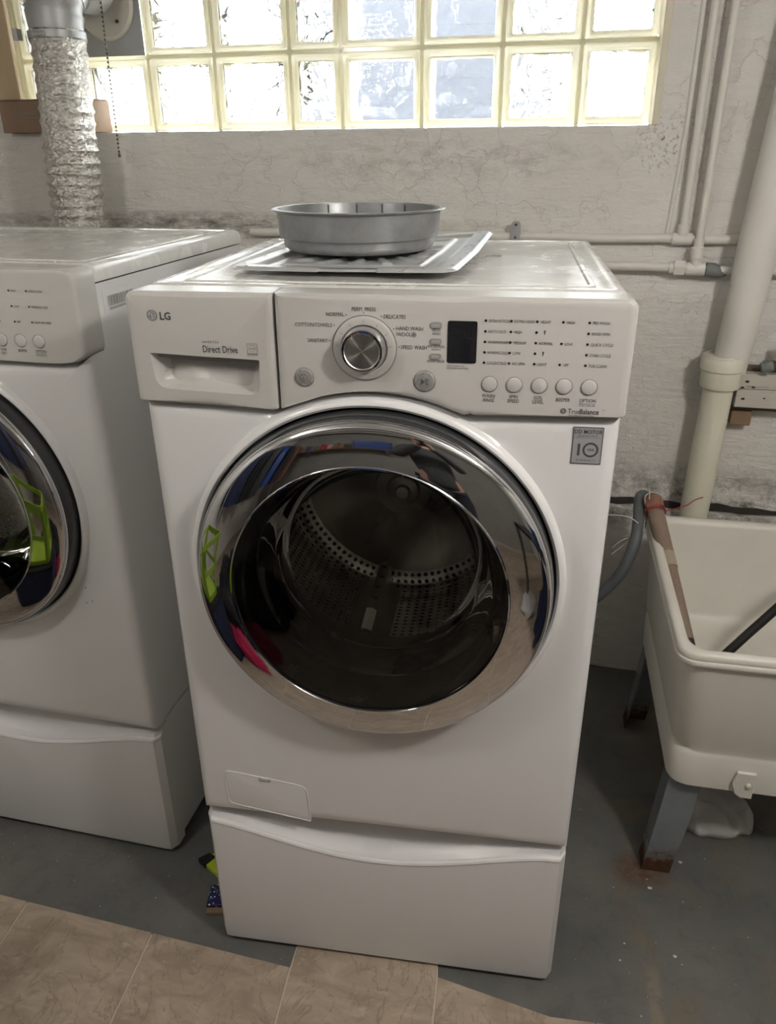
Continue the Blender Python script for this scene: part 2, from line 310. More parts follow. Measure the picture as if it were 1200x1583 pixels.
# ------------------------------------------------------------------ helpers
def thing(name, label, cat, loc=(0, 0, 0), rz=0, group=None, rot=None):
    o = bpy.data.objects.new(name, None); COL.objects.link(o); o.location = loc; o.rotation_euler = rot or (0, 0, rz)
    o.empty_display_size = .05; tag(o, label, cat, group); return o
def tag(o, label, cat, group=None):
    o['label'] = label; o['category'] = cat
    if group: o['group'] = group
    return o
def struct(o): o['kind'] = 'structure'; return o
STUFFN = {'printed_lettering', 'barcode', 'display_digits', 'dial_mark', 'sticker_lettering', 'start_symbol', 'power_symbol', 'scuff_mark', 'lifter_hole', 'energy_label', 'logo_line', 'pill_lettering', 'seam', 'flap_latch'}
def mk(name, geo, m, parent=None, base=(0, 0, 0), smooth=35, bevel=0, label=None, loc=None, rz=0, uv=None):
    vs, fs = geo[0], geo[1]
    me = bpy.data.meshes.new(name)
    bx, by, bz = base
    me.from_pydata([(v[0]-bx, v[1]-by, v[2]-bz) for v in vs], [], fs); me.update()
    bm = bmesh.new(); bm.from_mesh(me); bmesh.ops.remove_doubles(bm, verts=bm.verts, dist=1e-6) if uv is None else None
    bmesh.ops.recalc_face_normals(bm, faces=bm.faces) if uv is None else None
    bm.to_mesh(me); bm.free()
    if uv is not None:
        l = me.uv_layers.new(name='uv')
        for p in me.polygons:
            for li, w in zip(p.loop_indices, uv[p.index]): l.data[li].uv = w
    me.materials.append(m)
    if smooth:
        for p in me.polygons: p.use_smooth = True
        me.set_sharp_from_angle(angle=rad(smooth))
    o = bpy.data.objects.new(name, me); COL.objects.link(o)
    if parent: o.parent = parent
    if loc: o.location = loc
    if rz: o.rotation_euler = (0, 0, rz)
    if bevel:
        b = o.modifiers.new('bevel', 'BEVEL'); b.width = bevel; b.segments = 2; b.limit_method = 'ANGLE'; b.angle_limit = rad(40)
    if label: o['label'] = label
    if name in STUFFN: o['kind'] = 'stuff'
    return o
def join(*gs):
    V = []; F = []
    for g in gs:
        k = len(V); V += list(g[0]); F += [tuple(i+k for i in f) for f in g[1]]
    return V, F
def each(name, geos, m, **kw): return [mk(name, g, m, **kw) for g in geos]
def stuff(o): o['kind'] = 'stuff'; return o
def xf(g, M): return [tuple(M @ Vector(v)) for v in g[0]], g[1]
def box(x0, x1, y0, y1, z0, z1):
    return ([(x0, y0, z0), (x1, y0, z0), (x1, y1, z0), (x0, y1, z0), (x0, y0, z1), (x1, y0, z1), (x1, y1, z1), (x0, y1, z1)],
            [(0, 3, 2, 1), (4, 5, 6, 7), (0, 1, 5, 4), (1, 2, 6, 5), (2, 3, 7, 6), (3, 0, 4, 7)])
def prism(poly, y0, y1, axis='y'):       # poly in (x,z) extruded along y ; or (x,y) along z
    n = len(poly)
    if axis == 'y': V = [(p[0], y0, p[1]) for p in poly]+[(p[0], y1, p[1]) for p in poly]
    else: V = [(p[0], p[1], y0) for p in poly]+[(p[0], p[1], y1) for p in poly]
    F = [tuple(range(n)), tuple(range(2*n-1, n-1, -1))]+[(i, (i+1) % n, n+(i+1) % n, n+i) for i in range(n)]
    return V, F
def loft(rings, close=True, cap0=False, cap1=False):
    n = len(rings[0]); V = [p for r in rings for p in r]; F = []
    for k in range(len(rings)-1):
        for i in range(n if close else n-1):
            j = (i+1) % n; F.append((k*n+i, k*n+j, (k+1)*n+j, (k+1)*n+i))
    if cap0: F.append(tuple(range(n)))
    if cap1: F.append(tuple((len(rings)-1)*n+i for i in range(n-1, -1, -1)))
    return V, F
def lathe(prof, n=64, axis='z', c=(0, 0, 0)):
    rings = []
    for r, h in prof:
        if axis == 'z': rings.append([(c[0]+r*cos(2*pi*i/n), c[1]+r*sin(2*pi*i/n), c[2]+h) for i in range(n)])
        elif axis == 'y': rings.append([(c[0]+r*cos(2*pi*i/n), c[1]+h, c[2]+r*sin(2*pi*i/n)) for i in range(n)])
        else: rings.append([(c[0]+h, c[1]+r*cos(2*pi*i/n), c[2]+r*sin(2*pi*i/n)) for i in range(n)])
    return loft(rings)
def tube(pts, r, n=12, caps=True, rf=None):
    P = [Vector(p) for p in pts]; rings = []; up = None
    for i, p in enumerate(P):
        t = (P[min(i+1, len(P)-1)]-P[max(i-1, 0)]).normalized()
        if up is None: up = t.orthogonal().normalized()
        up = (up-t*up.dot(t)).normalized(); s = t.cross(up)
        rings.append([tuple(p+(up*cos(2*pi*k/n)+s*sin(2*pi*k/n))*(rf(i, k) if rf else (r[i] if isinstance(r, (list, tuple)) else r))) for k in range(n)])
    return loft(rings, cap0=caps, cap1=caps)
def spline(pts, m=8):
    P = [Vector(p) for p in pts]; P = [P[0]*2-P[1]]+P+[P[-1]*2-P[-2]]; out = []
    for i in range(1, len(P)-2):
        for k in range(m):
            t = k/m; a, b, c, d = P[i-1:i+3]
            out.append(.5*((2*b)+(c-a)*t+(2*a-5*b+4*c-d)*t*t+(3*b-a-3*c+d)*t**3))
    return out+[P[-2]]
def roundpoly(pts, r, seg=5):
    out = []; n = len(pts)
    for i in range(n):
        ri = r[i] if isinstance(r, (list, tuple)) else r
        p = Vector(pts[i]); a = (Vector(pts[i-1])-p); b = (Vector(pts[(i+1) % n])-p)
        ri = min(ri, a.length*.45, b.length*.45)
        if ri < 1e-5: out.append(tuple(p)); continue
        a.normalize(); b.normalize(); p0 = p+a*ri; p1 = p+b*ri
        for k in range(seg+1):
            t = k/seg; q = p0*(1-t)**2+p*2*t*(1-t)+p1*t*t; out.append(tuple(q))
    return out
def rrect(hx, hy, r, seg=5, cx=0, cy=0):
    return roundpoly([(cx-hx, cy-hy), (cx+hx, cy-hy), (cx+hx, cy+hy), (cx-hx, cy+hy)], r, seg)
def ray_poly(poly, c, th):
    dx, dz = cos(th), sin(th); best = None; n = len(poly)
    for i in range(n):
        ax, az = poly[i][0]-c[0], poly[i][1]-c[1]; bx, bz = poly[(i+1) % n][0]-c[0], poly[(i+1) % n][1]-c[1]
        ex, ez = bx-ax, bz-az; den = dx*ez-dz*ex
        if abs(den) < 1e-12: continue
        t = (ax*ez-az*ex)/den; u = (ax*dz-az*dx)/den
        if t > 0 and -1e-6 <= u <= 1+1e-6 and (best is None or t > best): best = t
    return best
def thetas(poly, c, n):
    a = [2*pi*i/n for i in range(n)]+[math.atan2(p[1]-c[1], p[0]-c[0]) % (2*pi) for p in poly]
    a.sort(); out = [a[0]]
    for x in a[1:]:
        if x-out[-1] > 1e-4: out.append(x)
    return out
def cached_copy(root):
    r = root.copy(); COL.objects.link(r)
    for ch in list(root.children):
        c = ch.copy(); COL.objects.link(c); c.parent = r
        for g in ch.children:
            d = g.copy(); COL.objects.link(d); d.parent = c
    return r
# text as flat outlines: returns geometry in x,z facing -y
_tc = {}
def txt(s, size, x, z, y, align='LEFT', sx=.82, bold=0.0, rz=0.0):
    key = (s, align, bold)
    if key not in _tc:
        cu = bpy.data.curves.new('lettering', 'FONT'); cu.body = s; cu.size = 1; cu.align_x = align; cu.resolution_u = 2; cu.offset = bold
        o = bpy.data.objects.new('lettering', cu); COL.objects.link(o)
        dg = bpy.context.evaluated_depsgraph_get(); me = o.evaluated_get(dg).to_mesh()
        _tc[key] = ([tuple(v.co) for v in me.vertices], [tuple(p.vertices) for p in me.polygons])
        o.evaluated_get(dg).to_mesh_clear(); bpy.data.objects.remove(o); bpy.data.curves.remove(cu)
    V, F = _tc[key]; ca, sa = cos(rz), sin(rz)
    return [(x+size*(sx*v[0]*ca-v[1]*sa), y, z+size*(sx*v[0]*sa+v[1]*ca)) for v in V], F
def disc(x, z, y, r, n=16, rx=None):
    return [(x+(rx or r)*cos(2*pi*i/n), y, z+r*sin(2*pi*i/n)) for i in range(n)], [tuple(range(n))]
def rect(x0, x1, z0, z1, y): return [(x0, y, z0), (x1, y, z0), (x1, y, z1), (x0, y, z1)], [(0, 1, 2, 3)]
def frame_rect(x0, x1, z0, z1, y, w):
    return join(rect(x0, x1, z0, z0+w, y), rect(x0, x1, z1-w, z1, y), rect(x0, x0+w, z0+w, z1-w, y), rect(x1-w, x1, z0+w, z1-w, y))
def annulus(x, z, y, r0, r1, n=32):
    V = []; F = []
    for i in range(n):
        a = 2*pi*i/n; V += [(x+r0*cos(a), y, z+r0*sin(a)), (x+r1*cos(a), y, z+r1*sin(a))]
    for i in range(n):
        j = (i+1) % n; F.append((2*i, 2*i+1, 2*j+1, 2*j))
    return V, F

# wall frame: s along the back wall, off into the room, z up
WY, WA = 1.1701, -0.0799
def W(s, off, z): return (s*cos(WA)+off*sin(WA), WY+s*sin(WA)-off*cos(WA), z)
def wmk(name, geo, m, **kw):            # geometry in (s, -off, z)
    return mk(name, geo, m, loc=(0, WY, 0), rz=WA, **kw)
def wthing(name, label, cat, s, off, z, group=None): return thing(name, label, cat, W(s, off, z), WA, group)

# ------------------------------------------------------------------ room shell
X0, X1, Y0, ZC = -1.75, 2.3, -2.9, 2.15
floor = struct(mk('floor', box(X0-.15, X1+.15, Y0-.15, 1.75, -.1, 0), CONC, smooth=0))
struct(mk('ceiling', box(X0-.15, X1+.15, Y0-.15, 1.75, ZC, ZC+.1), CEIL, smooth=0))
struct(mk('wall_left', box(X0-.15, X0, Y0-.15, 1.75, 0, ZC), OTHERW, smooth=0))
struct(mk('wall_right', box(X1, X1+.15, Y0-.15, 1.75, 0, ZC), OTHERW, smooth=0))
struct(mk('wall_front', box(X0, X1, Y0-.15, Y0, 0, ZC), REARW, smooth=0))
SL, SR, ZB, ZT = -1.275, .515, 1.571, 1.952
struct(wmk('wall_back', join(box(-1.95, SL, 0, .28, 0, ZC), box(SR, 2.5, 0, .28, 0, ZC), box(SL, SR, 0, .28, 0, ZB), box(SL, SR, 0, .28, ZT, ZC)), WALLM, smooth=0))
# rough lower course standing proud of the wall, with the black gap above it
def rough_bar(s0, s1, n, zlo, zhi, y0, jit, seed):
    rings = []
    for i in range(n+1):
        s = s0+(s1-s0)*i/n; a = noise.noise(Vector((s*9, seed, 0)))*jit; b = noise.noise(Vector((s*13, seed+5, 0)))*jit
        rings.append([(s, y0, zlo+a), (s, .01, zlo+a), (s, .01, zhi+b), (s, y0, zhi+b)])
    return loft(rings, cap0=True, cap1=True)
struct(wmk('trim_1', rough_bar(-1.9, 2.4, 160, 0.0, .567, -.028, .005, 2), WALLM, smooth=50))
struct(wmk('trim_2', rough_bar(-1.9, 2.4, 200, .570, .588, -.007, .012, 9), GAPM, smooth=50))
for i, (sy) in enumerate((-2.6, -2.0, -1.4, -.8, -.2, .4)):
    struct(mk('trim_%d' % (3+i), box(X0, X1, sy, sy+.045, ZC-.12, ZC), CEIL, smooth=0, bevel=.004))
# plastered right jamb and sill of the window recess
struct(wmk('trim_9', join(box(SR-.014, SR+.004, -.002, .14, ZB, ZT)), CREAM, smooth=0, bevel=.003))

# floor tiles
def ytop(x):
    if x < -.1835: return .031-.1043*(x+.879)
    if x < .115: return .012
    if x < .339: return -.018-.216*(x-.12)
    return -.064
xs = [-1.727+.3075*i for i in range(14)]
xs[3:8] = [-.806, -.497, -.183, .116, .425]
for i in range(8, 14): xs[i] = .425+.3075*(i-7)
ys = [-.31-.3075*i for i in range(9)]
G = .0018
for i in range(len(xs)-1):
    a, b = xs[i]+G, min(xs[i+1]-G, X1)
    if a > X1 or b < X0: continue
    a = max(a, X0)
    for j in range(len(ys)):
        if j == 0:
            top = [(b, ytop(b-.001)), (a, ytop(a+.001))]
            if a < .339 < b: top.insert(1, (.339, ytop(.338)))
            poly = [(a, ys[0]+G), (b, ys[0]+G)]+top
        else:
            y1 = ys[j-1]-G; y0 = max(ys[j]+G, Y0); poly = [(a, y0), (b, y0), (b, y1), (a, y1)]
        mk('tile', prism(poly, 0, .0052+random.uniform(-.0003, .0003), 'z'), TILE, parent=floor, smooth=0, bevel=.0012)
gp = [(X0, Y0), (X1, Y0), (X1, -.068)]+[(x, ytop(x-1e-4)-.003) for x in (.425, .339, .118)]+[(.1155, .010), (-.1825, .010)]+[(-.1845, ytop(-.1845)-.003), (X0, ytop(X0)-.003)]
mk('grout', prism(gp, 0, .0036, 'z'), GROUT, parent=floor, smooth=0)
# paint drips on the concrete
drips = []
for k in range(60):
    x, y = random.uniform(.42, 1.0), random.uniform(-.05, .55)
    if k > 34: x, y = random.uniform(-1.2, -.45), random.uniform(.03, .2)
    r = random.uniform(.0007, .0016)
    drips.append(([(x+r*random.uniform(.6, 1.3)*cos(t*pi/3.5), y+r*random.uniform(.6, 1.3)*sin(t*pi/3.5), .0006) for t in range(7)], [tuple(range(7))]))
for x, y, r in ((.575, .262, .0048), (.655, .345, .004), (.60, .10, .0042), (.50, .115, .0022), (.487, .075, .0022)):
    drips.append(([(x+r*random.uniform(.7, 1.4)*cos(t*pi/5), y+r*random.uniform(.6, 1.2)*sin(t*pi/5), .0009) for t in range(10)], [tuple(range(10))]))
pd = mk('paint_drip', join(*drips), PAINTCHIP, parent=floor, smooth=0); pd['kind'] = 'stuff'

# ------------------------------------------------------------------ glass block window
win = struct(bpy.data.objects.new('window_1', None)); COL.objects.link(win); win.location = W(0, -.08, 0); win.rotation_euler = (0, 0, WA)
cols = [-1.262, -1.066, -.862, -.662, -.444, -.301, -.083, .125, .320, .503]
rows = [1.572, 1.760, 1.950]
mk('mortar_grid', join(*[box(c-.005, c+.005, .006, .07, rows[0], rows[2]) for c in cols[1:-1]]+[box(cols[0], cols[-1], .006, .07, rows[1]-.005, rows[1]+.005)]+[box(cols[0]-.012, cols[0], .0, .07, rows[0], rows[2]), box(cols[-1], cols[-1]+.014, .004, .07, rows[0], rows[2])]), RIM, parent=win, smooth=0)
def block(x0, x1, z0, z1, fine):
    g = .0045; x0 += g; x1 -= g; z0 += g; z1 -= g; cx, cz = (x0+x1)/2, (z0+z1)/2; hx, hz = (x1-x0)/2, (z1-z0)/2
    rings = []
    for ins, y, r in ((.0, .085, .004), (.0, .004, .008), (.003, .000, .009), (.010, .001, .010), (.012, .004, .011), (.0165, .007, .006), (.018, .020, .006), (.018, .070, .006), (.012, .085, .013)):
        rings.append([(px, y, pz) for px, pz in rrect(hx-ins, hz-ins, r, 5, cx, cz)])
    fr = mk('glass_block', loft(rings), RIM, parent=win, smooth=40)
    # wavy pane: irregular edge and a rippled face, real relief
    ns = 16; V = []; F = []
    for side, yy in ((0, .010), (1, .022)):
        for a in range(ns+1):
            for b in range(ns+1):
                u, w = a/ns*2-1, b/ns*2-1
                x = cx+u*(hx-.0175); z = cz+w*(hz-.0175)
                am = (1-u**6)*(1-w**6)
                dy = .003*am*noise.noise(Vector((x*28+side*7, side*3.3, z*28)))
                V.append((x, yy+dy, z))
    m = (ns+1)**2
    for a in range(ns):
        for b in range(ns):
            i = a*(ns+1)+b; q = (i, i+ns+1, i+ns+2, i+1); F.append(q); F.append(tuple(m+k for k in reversed(q)))
    for a in range(ns):
        for e in (lambda t: t*(ns+1), lambda t: t*(ns+1)+ns, lambda t: t, lambda t: ns*(ns+1)+t):
            i, j = e(a), e(a+1); F.append((i, j, j+m, i+m))
    mk('wavy_pane', (V, F), PANE_F if fine else PANE, parent=fr, smooth=80)
for i in range(len(cols)-1):
    for j in range(2):
        if (i, j) == (1, 1): continue
        block(cols[i], cols[i+1], rows[j], rows[j+1], i in (5, 6) or (i == 4 and False))
# outdoors
yd = mk('yard', box(-12, 12, 1.9, 14, -.3, 1.50), GRASS, smooth=0); tag(yd, 'dark grassy ground outside the glass block window', 'ground')
hs = thing('neighbouring_house', 'blue-grey house wall seen blurred through the middle glass blocks', 'house', (-.55, 5.2, 1.5), 0)
each('siding_board', [box(-1.0, .95, (-.01 if k % 2 else 0), .3, .16*k, .16*k+.155) for k in range(20)], SIDING, parent=hs, smooth=0)
each('corner_board', [box(-1.06, -1.0, -.03, .3, 0, 3.2), box(.95, 1.01, -.03, .3, 0, 3.2)], OTHERW, parent=hs, smooth=0)

# sheet metal panel that replaces one block, with the vent hood's flange
vp = wthing('vent_panel', 'grey sheet metal panel with a round vent flange replacing one glass block', 'vent', -.962, -.08, 1.855)
B0 = (-.962, .08, 1.855)
mk('sheet', box(-1.060, -.866, .076, .084, 1.764, 1.948), SHEET, parent=vp, base=B0, smooth=0, bevel=.001)
mk('flange', lathe([(.0, -.004), (.062, -.004), (.078, -.006), (.083, -.002), (.085, .004)], 48, 'y', (-.965, .07, 1.885)), mat('cream_vent_flange', (.55, .53, .47), .5), parent=vp, base=B0)
each('screw', [lathe([(.0001, -.003), (.004, -.003), (.005, .002)], 10, 'y', (-.93, .065, 1.845)), lathe([(.0001, -.003), (.004, -.003), (.005, .002)], 10, 'y', (-.905, .065, 1.915))], RUST, parent=vp, base=B0)
NT(bpy.data.materials['cream_vent_flange'])
# tan wooden board at the far left of the window and its cardboard box
bd = tag(wmk('wooden_board', box(-1.40, -1.216, -.018, -.0005, 1.657, 2.14), WOODT, smooth=0, bevel=.003), 'tan wooden board standing on the wall left of the glass blocks', 'board')
cb = wthing('cardboard_box', 'flat brown cardboard box on the sill behind the foil duct', 'box', -1.135, -.02, 1.572)
BB = (-1.135, .02, 1.572)
mk('carton', box(-1.270, -.99, -.045, .065, 1.572, 1.653), CARD, parent=cb, base=BB, smooth=0, bevel=.0015)
mk('lid_flap', box(-1.270, -.99, -.047, .067, 1.6535, 1.6555), CARD, parent=cb, base=BB, smooth=0)
mk('printed_lettering', join(txt('Control B', .016, -1.206, 1.617, -.0458, bold=.01), rect(-1.204, -1.14, 1.609, 1.6105, -.0458)), INKG, parent=cb, base=BB, smooth=0)
mk('white_sticker', rect(-1.03, -.994, 1.585, 1.648, -.0458), LABELW, parent=cb, base=BB, smooth=0, label='white sticker with a purple squiggle')
mk('squiggle', tube([(-1.018+.002*k, -.0462, 1.622+.006*sin(k*1.9)) for k in range(9)], .0007, 5), mat('purple_ink', (.25, .12, .3), .6), parent=cb, base=BB)

# ------------------------------------------------------------------ foil duct with elbow
du = wthing('dryer_duct', 'silver crinkled foil duct rising from behind the left dryer to a grey elbow', 'duct', -1.0, .15, 1.2)
DB = (-1.0, -.15, 1.2)
cl = spline([(-1.003, -.15, 1.10), (-1.002, -.15, 1.25), (-1.000, -.15, 1.40), (-.994, -.15, 1.53), (-.985, -.15, 1.66), (-.980, -.15, 1.75), (-.979, -.15, 1.80)], 58)
NP = len(cl)
def rfun(i, k):
    z = cl[i].z; ph = (z-1.1)/.0265 if z < 1.50 else (1.50-1.1)/.0265+(z-1.5)/.031
    amp = .0075 if z < 1.55 else .0045
    saw = (ph % 1); r = .0655+amp*(abs(saw-.5)*2)**1.6
    a = 2*pi*k/72
    r += .0022*noise.noise(Vector((cos(a)*7, sin(a)*7, z*95)))+.0013*noise.noise(Vector((cos(a)*17, sin(a)*17, z*170)))
    return r
mk('foil_hose', tube(cl, 0, 72, False, rfun), FOIL, parent=du, base=DB, smooth=28)
mk('hose_clamp', join(lathe([(.0685, -.008), (.0712, -.008), (.0712, .008), (.0685, .008)], 48, 'z', (-.9795, -.15, 1.788)), box(-1.062, -1.048, -.215, -.195, 1.775, 1.80), tube([(-.995, -.226, 1.786), (-.965, -.226, 1.786)], .0055, 8)), SHEET, parent=du, base=DB, smooth=40)
ecl = [( -.979, -.15, 1.80), (-.978, -.15, 1.835)]
for k in range(1, 11):
    a = k/10*pi/2; ecl.append((-.977+.012*k/10, -.15+.115*(1-cos(a)), 1.835+.085*sin(a)))
ecl += [(-.965, .02, 1.92)]
def erf(i, k): return .066+(.0035 if i in (1, 4, 7, 10) else 0)
mk('elbow', tube(ecl, 0, 48, False, erf), SHEET, parent=du, base=DB, smooth=30)
each('elbow_seam', [tube([Vector(ecl[i]), Vector(ecl[i])+(Vector(ecl[i+1])-Vector(ecl[i])).normalized()*.006], .0705, 48, False) for i in (1, 4, 7)], SHEET, parent=du, base=DB)
# pull chain
pc = wthing('pull_chain', 'thin dark bead chain hanging in front of the left glass blocks', 'chain', -.879, .10, 1.512)
PB = (-.879, -.10, 1.512)
beads = []
zz = 1.522
while zz < ZC-.122:
    s_ = -.8815+.0075*(zz-1.52)/.35
    beads.append(lathe([(.0001, -.003), (.0021, -.0021), (.003, 0), (.0021, .0021), (.0001, .003)], 8, 'z', (s_, -.10, zz))); zz += .0100
bo = mk('bead', join(*beads), CHAINM, parent=pc, base=PB); bo['kind'] = 'stuff'
mk('cord', tube([(-.8815, -.10, 1.515), (-.868, -.10, ZC-.12)], .0006, 6), CHAINM, parent=pc, base=PB)
mk('end_bell', lathe([(.0001, 0), (.004, .001), (.0035, .006), (.002, .010), (.0001, .011)], 12, 'z', (-.8815, -.10, 1.508)), CHAINM, parent=pc, base=PB)

# ------------------------------------------------------------------ pipes on the wall
def vpipe(name, label, s, off, z0, z1, r, m, cat='pipe', lean=0):
    o = wmk(name, tube([(s+lean*(k/12), -off+.002*sin(k*1.7), z0+(z1-z0)*k/12) for k in range(13)], r, 16), m); return tag(o, label, cat)
sp1 = wthing('water_pipe', 'painted pipe nearest the window, dropping into a tee on the upper level pipe', 'pipe', .607, .02, 1.33)
PB1 = (.607, -.02, 1.33)
mk('riser', tube([(.607-.002*k/10, -.022, 1.32+.82*k/10) for k in range(11)], .0098, 16), PIPEP, parent=sp1, base=PB1)
mk('tee_fitting', join(lathe([(.0095, 0), (.0135, 0), (.0135, .026), (.0095, .026)], 20, 'z', (.607, -.022, 1.322)), tube([(.583, -.02, 1.313), (.631, -.02, 1.313)], .0145, 20)), PIPEP, parent=sp1, base=PB1)
o = wmk('water_pipe', tube([(-.55+2.6*k/30, -.02+.0015*sin(k), 1.313+.0015*sin(k*2.1)) for k in range(31)], .0112, 16), PIPEP); tag(o, 'long level painted pipe, the upper of two, running behind the washer top', 'pipe')
o = wmk('pipe_elbow', tube([(.598, -.026, 1.300), (.612, -.034, 1.299)], .002, 8), PIPEP); bpy.data.objects.remove(o)
sp2 = wthing('water_pipe', 'painted pipe beside the thick drain pipe, dropping into a coupling and lower tee', 'pipe', .647, .025, 1.25)
PB2 = (.647, -.025, 1.25)
mk('riser', tube([(.647, -.036, 1.27+.87*k/10) for k in range(11)], .0098, 16), PIPEP, parent=sp2, base=PB2)
mk('coupling', join(lathe([(.009, .020), (.0125, .020), (.0125, .0), (.0165, -.002), (.0165, -.026), (.012, -.028)], 20, 'z', (.647, -.036, 1.296))), PIPEP, parent=sp2, base=PB2)
mk('tee_fitting', join(tube([(.625, -.034, 1.243), (.67, -.034, 1.243)], .0165, 20), tube([(.647, -.034, 1.243), (.647, -.036, 1.27)], .0145, 16)), PIPEP, parent=sp2, base=PB2)
mk('union_nut', join(tube([(.596, -.034, 1.244), (.622, -.034, 1.244)], .0195, 6), tube([(.584, -.034, 1.244), (.598, -.034, 1.244)], .0145, 16), tube([(.620, -.034, 1.244), (.627, -.034, 1.244)], .0145, 16)), PIPEP, parent=sp2, base=PB2, smooth=30)
mk('left_run', tube([(-.4+.985*k/10, -.034, 1.246) for k in range(11)], .0112, 16), PIPEP, parent=sp2, base=PB2)
mk('right_run', tube([(.67+1.3*k/10, -.034, 1.242) for k in range(11)], .0105, 16), PIPEP, parent=sp2, base=PB2)
mk('putty_patch', tube([(.672, -.034, 1.243), (.69, -.034, 1.241), (.71, -.03, 1.236), (.722, -.022, 1.23)], [.017, .018, .014, .006], 14), PATCH, parent=sp2, base=PB2, label='bare dark grey putty around the pipe joint')
tag(wmk('conduit', tube([(.583-.012*max(0, (1.56-z)/.25), .001, z) for z in [1.32+.083*k for k in range(11)]], .0065, 10), PIPEP), 'thin painted-over cable line between the window and the pipes', 'cable')
dp = wthing('drain_pipe', 'thick cream painted drain pipe with a belled coupling behind the sink', 'pipe', .74, .082, .0)
PB3 = (.74, -.082, 0)
mk('upper_pipe', tube([(.760, -.082, 1.0), (.770, -.082, 1.15), (.776, -.082, 1.3), (.790, -.082, 1.5), (.806, -.082, 1.75), (.83, -.082, 2.14)], [.042, .044, .047, .048, .048, .048], 32), PIPEP, parent=dp, base=PB3)
mk('coupling', lathe([(.0001, .080), (.040, .082), (.052, .080), (.0555, .074), (.0555, .048), (.050, .044), (.050, .006), (.047, .0), (.036, 0)], 40, 'z', (.745, -.082, .957)), PIPEY, parent=dp, base=PB3)
mk('lower_pipe', tube([(.744, -.082, .97), (.740, -.082, .75), (.737, -.082, .59), (.733, -.082, .3), (.73, -.082, .0)], .0375, 32), PIPEY, parent=dp, base=PB3)
mk('caulk', tube([(.745+.049*cos(a), -.082+.049*sin(a), 1.038+.0012*sin(a*7)) for a in [2*pi*k/36 for k in range(37)]], [.0038+.0008*sin(k*2.3) for k in range(37)], 6), PIPEP, parent=dp, base=PB3)
# strap hook above the upper pipe
st = wthing('pipe_strap', 'small galvanised strap hooked over the upper pipe behind the washer', 'strap', .193, .03, 1.30)
mk('strap', prism(roundpoly([(.181, 1.296), (.205, 1.296), (.205, 1.352), (.181, 1.352)], [.002, .002, .011, .011]), -.036, -.0335), SHEET, parent=st, base=(.193, -.03, 1.30), smooth=0)
each('screw', [lathe([(.0001, -.003), (.003, -.002), (.0035, 0)], 10, 'y', (.193, -.036, 1.343)), lathe([(.0001, -.003), (.003, -.002), (.0035, 0)], 10, 'y', (.193, -.036, 1.312))], RUST, parent=st, base=(.193, -.03, 1.30))
# boards and valve at the right
wb_ = wthing('wall_board', 'white painted mounting board with rusty nail holes right of the drain pipe', 'board', .95, .05, .90)
WB = (.95, -.05, .90)
mk('backing_board', box(.778, 1.5, -.04, 0, .885, 1.0), WOODD, parent=wb_, base=WB, smooth=0, bevel=.003)
each('face_board', [box(.79, 1.5, -.075, -.041, .952, .992), box(.791, 1.5, -.074, -.041, .902, .951)], WOODP, parent=wb_, base=WB, smooth=0, bevel=.003)
mk('wood_block', box(.795, .847, -.04, 0, .842, .884), WOODB, parent=wb_, base=WB, smooth=0, bevel=.003)
each('nail_hole', [disc(x, z, -.0755, r, 10, r*1.6) for x, z, r in ((.812, .972, .0035), (.829, .958, .003), (.803, .956, .0028), (.809, .926, .0032), (.86, .93, .002))], GAPM, parent=wb_, base=WB, smooth=0)
vl = wthing('shutoff_valve', 'dark corroded valve with rusty pipe at the right edge above the board', 'valve', .87, .08, 1.02)
VB = (.87, -.08, 1.02)
mk('valve_body', join(tube([(.835, -.085, 1.012), (.85, -.085, 1.016), (.862, -.085, 1.02)], [.012, .017, .014], 12), tube([(.848, -.085, 1.0), (.848, -.085, 1.03)], .011, 8), tube([(.85, -.085, 1.017), (.85, -.10, 1.017)], .007, 8)), PATCH, parent=vl, base=VB)
mk('rusty_pipe', join(tube([(.855, -.085, 1.019), (1.25, -.085, 1.03)], .0125, 14), tube([(.885, -.085, 1.02), (.885, -.085, 1.08)], .012, 12), tube([(1.25, -.085, 1.03), (1.25, .01, 1.03)], .0125, 12)), RUST, parent=vl, base=VB)

